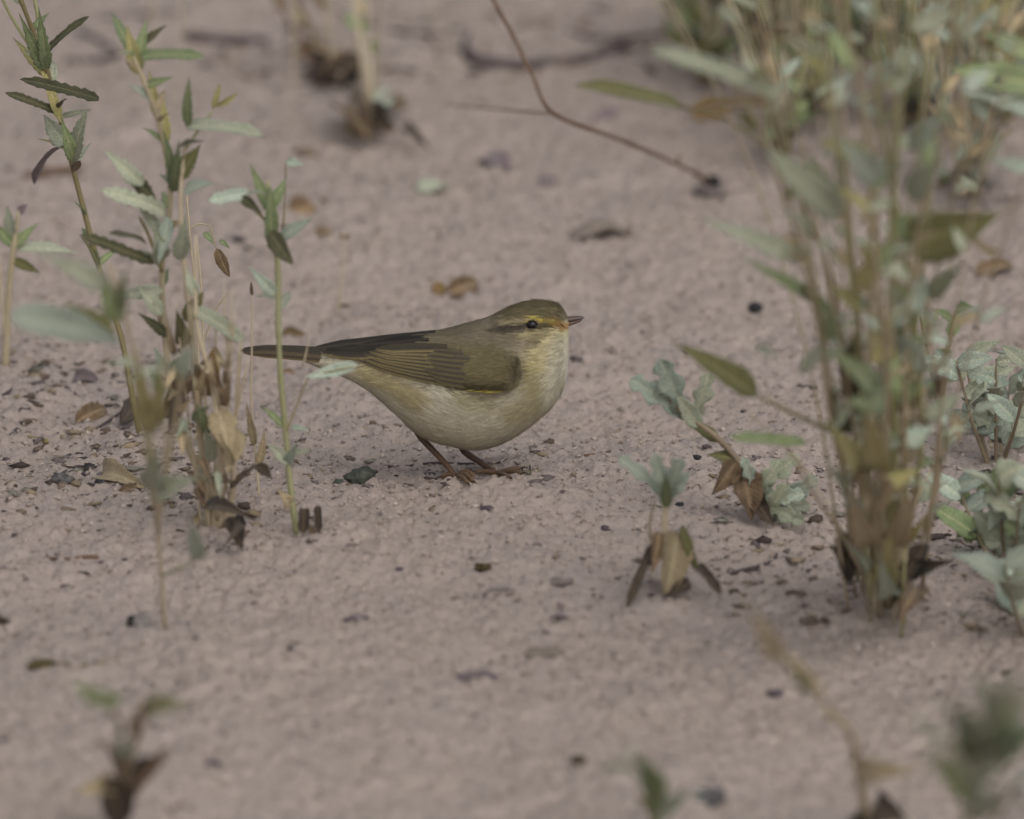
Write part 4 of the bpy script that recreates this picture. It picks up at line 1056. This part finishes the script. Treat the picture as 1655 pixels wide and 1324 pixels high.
# ------------------------------------------------------------------ blurred foreground plants
p = Plant('foreground_seedling', 'blurred seedling with rounded green leaves and a brown withered foot on the near sand', 'plant', 190, 1310, lean=.5)
p.stem([(190,1310,0),(205,1250,-.02),(225,1180,-.04),(235,1130,-.05)], 7, 5, 'tan', ground_end=True)
p.stem([(205,1250,-.02),(195,1180,-.05),(180,1140,-.06)], 5, 4, 'pale')
p.leaf((195,1135,-.05),(115,1105,-.06), 40, 'green', roll=78, bend=.4, shape='ovate')
p.leaf((232,1150,-.05),(310,1140,-.06), 34, 'olive', roll=60, bend=.9)
p.leaf((210,1220,-.04),(190,1165,-.06), 34, 'blue', roll=80)
p.leaf((220,1190,-.04),(240,1120,-.05), 22, 'orange', roll=75)
p.leaf((200,1290,-.01),(140,1205,-.04), 40, 'dry', roll=75, bend=.6, cup=.5, name='withered_leaf')
p.leaf((200,1290,-.01),(275,1205,-.03), 24, 'dry', roll=70, bend=.6, cup=.5, name='withered_leaf', shape='strap')
p.leaf((180,1255,-.02),(195,1345,-.04), 60, 'drydark', roll=78, bend=.6, cup=.8, name='withered_leaf')
p.leaf((215,1280,-.02),(272,1235,-.04), 34, 'drydark', roll=65, bend=.8, cup=.8, name='withered_leaf')
p.leaf((192,1268,-.02),(118,1285,-.04), 30, 'straw', roll=65, bend=1.0, name='withered_leaf')

p = Plant('foreground_broad_herb', 'strongly blurred herb of broad green leaves growing nearest the camera on the right', 'plant', 1540, 1420, lean=.45)
p.stem([(1540,1420,0),(1555,1330,-.05),(1580,1230,-.09),(1600,1160,-.10)], 5, 3, 'lime', ground_end=True)
p.stem([(1545,1420,0),(1600,1340,-.05),(1650,1250,-.09)], 5, 3, 'tan')
for (a, b, w, m) in (((1560,1300,-.08),(1480,1215,-.12),60,'olive'), ((1580,1250,-.09),(1540,1140,-.12),90,'silver'), ((1590,1240,-.09),(1660,1120,-.12),90,'silver'), ((1580,1260,-.08),(1500,1190,-.14),70,'green'),
                     ((1600,1300,-.08),(1680,1260,-.12),90,'blue'), ((1580,1330,-.06),(1650,1300,-.12),80,'silver'), ((1570,1300,-.07),(1640,1210,-.14),80,'silver'), ((1560,1210,-.09),(1500,1120,-.09),44,'silver'), ((1600,1220,-.1),(1650,1090,-.12),70,'silver'), ((1560,1250,-.1),(1470,1160,-.1),60,'silver'), ((1610,1250,-.1),(1690,1180,-.1),90,'green'), ((1600,1200,-.1),(1580,1090,-.1),70,'green')):
    p.leaf(a, b, w*1.05, {'olive': 'green'}.get(m, m), roll=42, bend=.3, shape='ovate')
p = Plant('foreground_stalk', 'blurred tan stalk with a nodding leaf left of the nearest broad green herb', 'plant', 1405, 1330, lean=.3)
p.stem([(1405,1330,0),(1390,1260,-.02),(1372,1180,-.04),(1330,1150,-.05)], 8, 5, 'tan', ground_end=True)
p.leaf((1385,1240,-.02),(1500,1240,-.06), 40, 'straw', roll=70, bend=1.2, name='withered_leaf')
p.leaf((1405,1310,0),(1360,1340,-.02), 50, 'drydark', roll=70, bend=.8, cup=.8, name='withered_leaf')
p.leaf((1415,1300,0),(1470,1330,-.02), 54, 'drydark', roll=75, bend=.8, cup=.8, name='withered_leaf')
p.leaf((1330,1120,-.05),(1250,1040,-.02), 20, 'straw', roll=60)
p.leaf((1312,1118,-.05),(1262,1062,-.05), 26, 'olive', roll=55)
p.leaf((1260,1065,-.05),(1210,980,-.05), 30, 'straw', roll=70)
p.stem([(1372,1180,-.04),(1330,1130,-.05),(1270,1060,-.05)], 4, 3, 'tan')
p = Plant('foreground_green_leaf', 'soft blurred green two-leaved sprout with a bluish lower leaf on the near bare sand', 'plant', 1060, 1345, lean=.8)
p.stem([(1060,1345,0),(1050,1310,-.01),(1030,1285,-.02)], 5, 4, 'green', ground_end=True)
p.leaf((1055,1320,-.01),(1010,1215,-.05), 60, 'green', roll=78, bend=.3, shape='ovate')
p.leaf((1050,1310,-.01),(968,1240,-.05), 34, 'green', roll=70, bend=.4)
p.leaf((1060,1335,0),(1140,1290,-.04), 50, 'blue', roll=70, bend=.4, shape='ovate')

# ------------------------------------------------------------------ twigs on the sand
def twig(name, label, pts, r0, r1, mat, lift=None, side=()):
    G = []
    for k, q in enumerate(pts):
        g = ground(q[0], q[1]); 
        if len(q) > 2: g = at(q[0], q[1], q[2] if False else ground(q[0], q[1]+q[2]).y)
        G.append(g)
    s = pxs(G[0].y); G = [g + Vector((0, 0, r0*s*.5)) for g in G]
    if side:
        root = tag(empty(name, G[0]), label, 'twig'); tube('stem', G, r0*s, r1*s, SM[mat], root)
        for (q, r, m) in side: tube('side_twig', [ground(*x) + Vector((0, 0, r*s*.6)) for x in q], r*s, r*.6*s, SM[m], root)
        return root
    return tag(tube(name, G, r0*s, r1*s, SM[mat]), label, 'twig')
# the long reddish twig: it leans out of the back and comes down to the sand
root = tag(empty('leaning_twig', ground(1150, 300)), 'long bent reddish-brown twig slanting down to the sand behind the bird', 'twig')
gy = ground(1150, 300).y; s = pxs(gy)
tube('stem', [at(*q) for q in ((1150,296,gy),(1100,268,gy-.06),(1000,225,gy-.12),(895,184,gy-.16),(862,125,gy-.16),(828,55,gy-.15),(792,-10,gy-.14),(770,-60,gy-.14))], 3.4*s, 3.0*s, SM['red'], root, n=40, knobs=.2)
tube('side_twig', [at(*q) for q in ((895,184,gy-.16),(820,178,gy-.10),(715,168,gy-.02))], 2.4*s, 1.6*s, SM['pale'], root, n=14)
tube('side_twig', [at(*q) for q in ((1098,268,gy-.06),(1096,256,gy-.06),(1100,250,gy-.06))], 2.6*s, 1.8*s, SM['red'], root, n=6)
twig('fallen_stick', 'thick purplish-grey fallen stick lying behind the bent reddish twig', [(755,95),(780,108),(870,110),(960,98),(1025,82)], 11, 9, 'purple', side=([[(755,100),(752,70),(760,55)], 6, 'purple'], [[(960,95),(1000,70),(1060,60),(1110,50)], 7, 'purple']))
twig('dark_stick', 'dark stick lying on the far sand left of the withered brown herb', [(300,62),(360,68),(440,72)], 10, 8, 'purple')
twig('forked_stick', 'forked dark stick on the far sand behind the tall leaning herb', [(105,104),(150,104),(195,88)], 8, 5, 'purple', side=([[(130,55),(170,75),(195,95)], 6, 'purple'],))
twig('buried_stick', 'dark red stub half buried in sand behind the leaning herb', [(48,292),(80,282),(135,278)], 9, 5, 'red')
twig('foot_twig', 'hair-thin purple twig lying on the sand behind the feet of the bird', [(628,755),(660,754),(700,749),(740,746),(790,750),(822,746)], 2.2, 1.6, 'purple')
twig('short_foot_twig', 'short dark twig on the sand under the rear toes of the bird', [(686,773),(705,775),(728,777)], 2.4, 1.4, 'purple')
twig('spiked_twig', 'short olive twig with upright spikes just ahead of the bird toes', [(838,768),(855,766),(874,762)], 3.4, 2.0, 'olive', side=([[(846,767),(842,757),(832,748)], 1.6, 'dark'], [[(858,766),(856,752)], 1.8, 'dark'], [[(866,764),(869,757)], 2.2, 'olive'], [[(832,748),(822,745)], 1.2, 'dark']))
twig('white_blade', 'tiny white curved blade on the sand under the breast of the bird', [(810,748),(820,738),(826,728),(834,720)], 1.8, 1.0, 'white')
twig('knobbed_twig', 'thin brown twig with a swollen end lying on sand left of the black fragment', [(70,903),(110,904),(140,901),(160,902)], 2, 4.5, 'red')
twig('edge_stub', 'dark stub of twig on the sand left of the black fragment with pale side', [(-8,1000),(6,1006),(16,1012)], 6, 5, 'dark')
twig('yellow_tipped_twig', 'thin twig with a flattened yellow-brown end beside the dark litter patch', [(34,704),(60,710),(78,716)], 2.0, 5.0, 'olive')
twig('reddish_splinter', 'small reddish splinter lying on sand between the bird and the seedling', [(944,738),(964,736),(990,729)], 3, 1.6, 'red')
twig('dark_splinter', 'dark crooked splinter on the sand beside the withered skirt of the seedling', [(1160,935),(1195,925),(1235,915),(1262,905),(1285,908)], 3.4, 4.5, 'purple', side=([[(1250,908),(1258,892)], 3, 'purple'],))
twig('thin_far_stalk', 'thin pale stalk lying flat beside the grey-brown dead leaf', [(1010,380),(1060,374),(1120,372)], 2.4, 1.8, 'pale')
for q, lab in (([(5,640),(40,622),(70,632)], 'crooked dark twig in the litter patch at the far left'), ([(60,636),(100,625),(130,645)], 'bent purplish twig between the litter leaves left of the herbs'),
          ([(155,695),(190,672),(215,650)], 'dark straight twig leaning on the brown litter leaf'), ([(95,770),(125,755),(150,762)], 'crooked black twig among small pebbles left of the tan curled leaf')):
    twig('litter_twig', lab, q, 2.8, 2.0, 'purple')

# ------------------------------------------------------------------ dead leaves lying on the sand
def litter(name, label, a, b, w, mat, bend=.6, cup=.6, roll=30, shape='ovate', cat='dead leaf', h=0.0):
    g0 = ground(*a); g1 = ground(*b); s = pxs(g0.y)
    o = leaf(None, g0 + Vector((0, 0, w*s*.10+h)), g1 + Vector((0, 0, w*s*.10+h)), w*s, mat, shape=shape, bend=bend, cup=cup, roll=roll, name=name, thick=.0004, wav=.15)
    return tag(o, label, cat)
litter('dead_leaf', 'grey-brown dead leaf lying flat on sand above the head of the bird', (930,390), (1022,378), 60, 'grey', .4, .5, 20)
litter('dead_leaf', 'dark curl of dead leaf resting on the grey-brown flat leaf', (945,368), (1010,376), 30, 'drydark', .5, .6, 40)
litter('dead_leaf', 'curled tan dead leaf with a yellowed end above the back of the bird', (722,478), (772,462), 40, 'dry', 1.2, .8, 50)
litter('dead_leaf', 'small yellow-brown flake touching the curled tan leaf', (698,474), (722,470), 28, 'orange', .5, .5, 45)
litter('dead_leaf', 'brown dead leaf with upturned edge at the right beneath the broad olive leaf', (1578,448), (1638,434), 40, 'dry', .6, .7, 50)
litter('dead_leaf', 'orange-brown dead leaf blurred beyond the end of the reddish twig', (1120,196), (1185,180), 46, 'orange', .6, .6, 45)
for (a, b, w, m, l) in (((560,200),(600,255),70,'dry','pale curled leaf at the left of the brown clump'), ((590,215),(640,235),60,'drydark','dark hollow curled leaf in the middle of the brown clump'),
                        ((600,250),(560,225),50,'orange','ochre curled leaf low in the brown clump'), ((625,200),(655,190),40,'dry','upright curled leaf at the right of the brown clump'),
                        ((660,228),(695,262),24,'drydark','narrow dark leaf hanging to the right of the brown clump')):
    litter('curled_leaf', l + ' behind the bird', a, b, w, m, 1.3, .9, 70, h=.004)
for (a, b, w, m, l) in (((505,125),(560,145),66,'drydark','dark shrivelled leaf'), ((540,140),(588,128),60,'drydark','black shrivelled leaf'), ((480,105),(530,100),44,'dry','brown shrivelled leaf')):
    litter('shrivelled_leaf', l + ' beneath the withered herb in the back', a, b, w, m, 1.2, .9, 65, h=.004)
litter('litter_leaf', 'red-brown litter leaf lying left of the herb stems', (122,684), (170,664), 40, 'dry', .8, .7, 50)
litter('litter_leaf', 'dark broken litter leaf under the foot of the leaning herb', (195,690), (225,655), 40, 'drydark', .9, .8, 60)
litter('litter_leaf', 'tan curled litter leaf below the yellow-green herb', (165,775), (235,795), 50, 'straw', 1.0, .8, 60)
litter('litter_leaf', 'brown flake beside the tan curled litter leaf', (190,800), (232,790), 20, 'dry', .8, .7, 50)
litter('litter_leaf', 'purplish crumpled litter above the grey litter leaf', (120,612), (160,618), 30, 'purple', .9, .7, 45)
litter('litter_leaf', 'small brown triangular leaf behind the slender herb', (465,345), (512,346), 50, 'dry', .5, .7, 45)
litter('litter_leaf', 'little brown leaf scrap behind the triangular brown leaf', (505,380), (540,377), 20, 'dry', .5, .6, 35)
litter('litter_leaf', 'yellowish brown scrap lying above the tail of the bird', (455,538), (500,546), 18, 'orange', .5, .6, 35)
litter('litter_leaf', 'brown scrap lying below the tail of the bird', (455,604), (478,604), 14, 'dry', .5, .6, 35)
litter('litter_leaf', 'pale green-grey leaf flake on the sand behind the back of the bird', (678,314), (725,305), 46, 'silver', .4, .4, 30)
litter('litter_leaf', 'thin reddish leaf sliver lying behind the bluish herb tip', (472,242), (520,258), 16, 'dry', .4, .5, 30)
litter('bark_scrap', 'purple-brown bark scrap lying alone on the near bare sand', (736,1097), (806,1094), 20, 'purple', .2, .3, 10, 'strap', 'bark scrap')
litter('bark_scrap', 'reddish bark scrap on bare sand below the slender herb', (556,1002), (598,999), 16, 'purple', .2, .3, 10, 'strap', 'bark scrap')
litter('bark_scrap', 'reddish bark scrap on bare sand left of the seedling', (888,1000), (922,997), 18, 'purple', .2, .3, 10, 'strap', 'bark scrap')
litter('bark_scrap', 'tan faint bark scrap lying between the seedling and the near sand', (850,1062), (912,1057), 26, 'grey', .2, .3, 15, 'strap', 'bark scrap')
litter('bark_scrap', 'purplish bark flake on open sand beyond the back of the bird', (780,262), (826,272), 40, 'purple', .5, .5, 30, 'ovate', 'bark scrap')
litter('bark_scrap', 'small purplish flake nearer the bird than the large one behind it', (868,298), (902,297), 26, 'purple', .4, .4, 25, 'ovate', 'bark scrap')
litter('bark_scrap', 'dark splinter of bark under the pale side twig', (955,200), (1000,182), 24, 'purple', .3, .4, 35, 'strap', 'bark scrap')

# ------------------------------------------------------------------ pebbles and seeds
CH = (.045, .042, .046); BR = (.085, .062, .038); PU = (.10, .08, .088); GG = (.085, .090, .075)
pebble('dark_stone', 586, 765, 56, 36, GG, 'dark grey-green lumpy stone on sand behind the feet of the bird', 'stone', lump=.5)
pebble('small_stone', 547, 778, 18, 14, GG, 'tiny grey-green stone beside the dark lumpy stone', 'stone')
pebble('black_fragment', 224, 1003, 44, 25, (.02, .019, .022), 'glossy black fragment with a pale grey side on bare sand', 'fragment', col2=(.22, .20, .185), lump=.3)
pebble('charcoal_stone', 1222, 494, 25, 24, CH, 'round charcoal stone on open sand right of the bird head', 'stone', lump=.35)
pebble('black_seed', 1150, 292, 28, 30, (.018, .016, .016), 'black round seed at the lower end of the reddish twig', 'seed')
pebble('grey_clod', 1142, 305, 60, 18, (.24, .195, .18), 'grey sand clod under the end of the reddish twig', 'clod', lump=.6)
pebble('brown_seed', 65, 1072, 40, 24, (.10, .078, .038), 'brown seed head joined to a thin stalk on the near sand', 'seed head', lump=.4)
twig('seed_stalk', 'thin curved stalk running right from the brown seed head', [(85,1072),(120,1075),(160,1074),(195,1066)], 2.6, 1.8, 'grey' if False else 'olive')
pebble('seed', 780, 915, 30, 16, (.075, .056, .026), 'flat dark olive seed on bare sand below the bird', 'seed', lump=.4)
pebble('grey_stone', 930, 579, 24, 11, (.10, .085, .08), 'thin grey stone on the sand close to the breast of the bird', 'stone')
pebble('black_chip', 1308, 626, 26, 11, CH, 'black chip of stone under the lance-shaped olive leaf', 'stone')
pebble('dark_chip', 977, 852, 15, 12, PU, 'small dark chip on sand between the bird feet and the seedling base', 'stone')
pebble('dark_chip', 1126, 738, 17, 11, CH, 'small black chip right of the blue-green seedling top', 'stone')
pebble('dark_chip', 1098, 814, 16, 9, CH, 'flat black chip close to the seedling stem', 'stone')
pebble('dark_chip', 785, 820, 24, 9, PU, 'thin slate chip on sand directly below the bird feet', 'stone')
pebble('dark_chip', 694, 766, 22, 7, PU, 'dark violet chip left of the rear foot of the bird', 'stone')
pebble('dark_chip', 1202, 664, 12, 7, CH, 'tiny black chip between lobed silver leaves and the lance-shaped leaf', 'stone')
pebble('dark_chip', 201, 905, 12, 10, CH, 'tiny black chip near the knobbed twig', 'stone')
for (x, y, w, h, c, l) in ((143, 752, 20, 14, CH, 'black pebble behind the tan curled litter leaf'), (160, 778, 14, 14, CH, 'black pebble touching the tan curled litter leaf'), (100, 772, 40, 24, (.13, .12, .115), 'grey crumbly pebble among twigs at the left'),
                           (137, 765, 20, 10, PU, 'flat violet pebble between the black ones at the left'), (470, 1046, 14, 10, PU, 'lone violet pebble on the near bare sand'), (343, 1233, 26, 18, PU, 'soft dark pebble on the nearest sand right of the blurred seedling'),
                           (935, 1226, 26, 22, BR, 'round brown pebble on the nearest sand left of the green sprout'), (1150, 1284, 50, 40, (.10, .095, .095), 'large blurred dark pebble behind the bluish sprout leaf'), (1252, 1122, 30, 18, PU, 'violet pebble beside the nodding blurred stalk'),
                           (645, 915, 14, 9, PU, 'violet grain on bare sand far below the bird tail'), (557, 493, 18, 12, BR, 'brown pebble above the wing tip of the bird'), (385, 386, 22, 12, PU, 'violet pebble between the grey and the slender herbs'),
                           (905, 938, 44, 9, (.25, .20, .185), 'low violet-grey clod left of the seedling base'), (810, 956, 58, 9, (.26, .215, .185), 'low grey clod below the flat olive seed'), (1300, 600, 14, 8, CH, 'tiny black pebble behind the lance-shaped olive leaf')):
    pebble('pebble', x, y, w, h, c, l, 'pebble')

# ------------------------------------------------------------------ loose crumbs of litter round the plants
def patch(px0, px1, py0, py1):
    a = ground(px0, py1); b = ground(px1, py0); return (a.x, b.x, a.y, b.y)
LP = [(.12,.09,.07,3), (.18,.135,.10,3), (.28,.22,.15,2.5), (.08,.062,.055,1.3), (.22,.205,.165,1.5), (.16,.13,.125,2)]
for (q, n, l) in (((-40, 330, 590, 830), 420, 'crumbs of dark plant litter strewn round the left herbs'), ((1150, 1690, 760, 1000), 420, 'crumbs of plant litter strewn round the bushy herb'),
                  ((250, 560, 700, 900), 160, 'crumbs of plant litter below the slender herb'), ((300, 1690, 20, 130), 700, 'brown litter mat along the far thickets'), ((560, 900, 700, 800), 60, 'short dark fibres on the sand round the feet of the bird')):
    scatter('litter_crumbs', n, 0.0005, 0.0034, LP, 0.3, l, power=2.6, area=patch(*q))
rr = random.Random(77)
FARL = ['dark twig crossing the far litter beyond the forked stick', 'grey twig in the far litter left of the fallen stick', 'thin twig in the far litter above the fallen stick', 'crooked far twig right of the reddish leaning twig', 'short far twig beneath the ochre stems', 'brown far twig at the foot of the lime stems']
for k, (x, y) in enumerate(((220, 30), (650, 45), (900, 40), (980, 60), (1060, 85), (1210, 95))):
    twig('far_twig', FARL[k], [(x-60, y+rr.uniform(-8, 8)), (x-10, y+rr.uniform(-8, 8)), (x+70, y+rr.uniform(-14, 14))], rr.uniform(3, 6), 3, rr.choice(('purple', 'red', 'dark')))
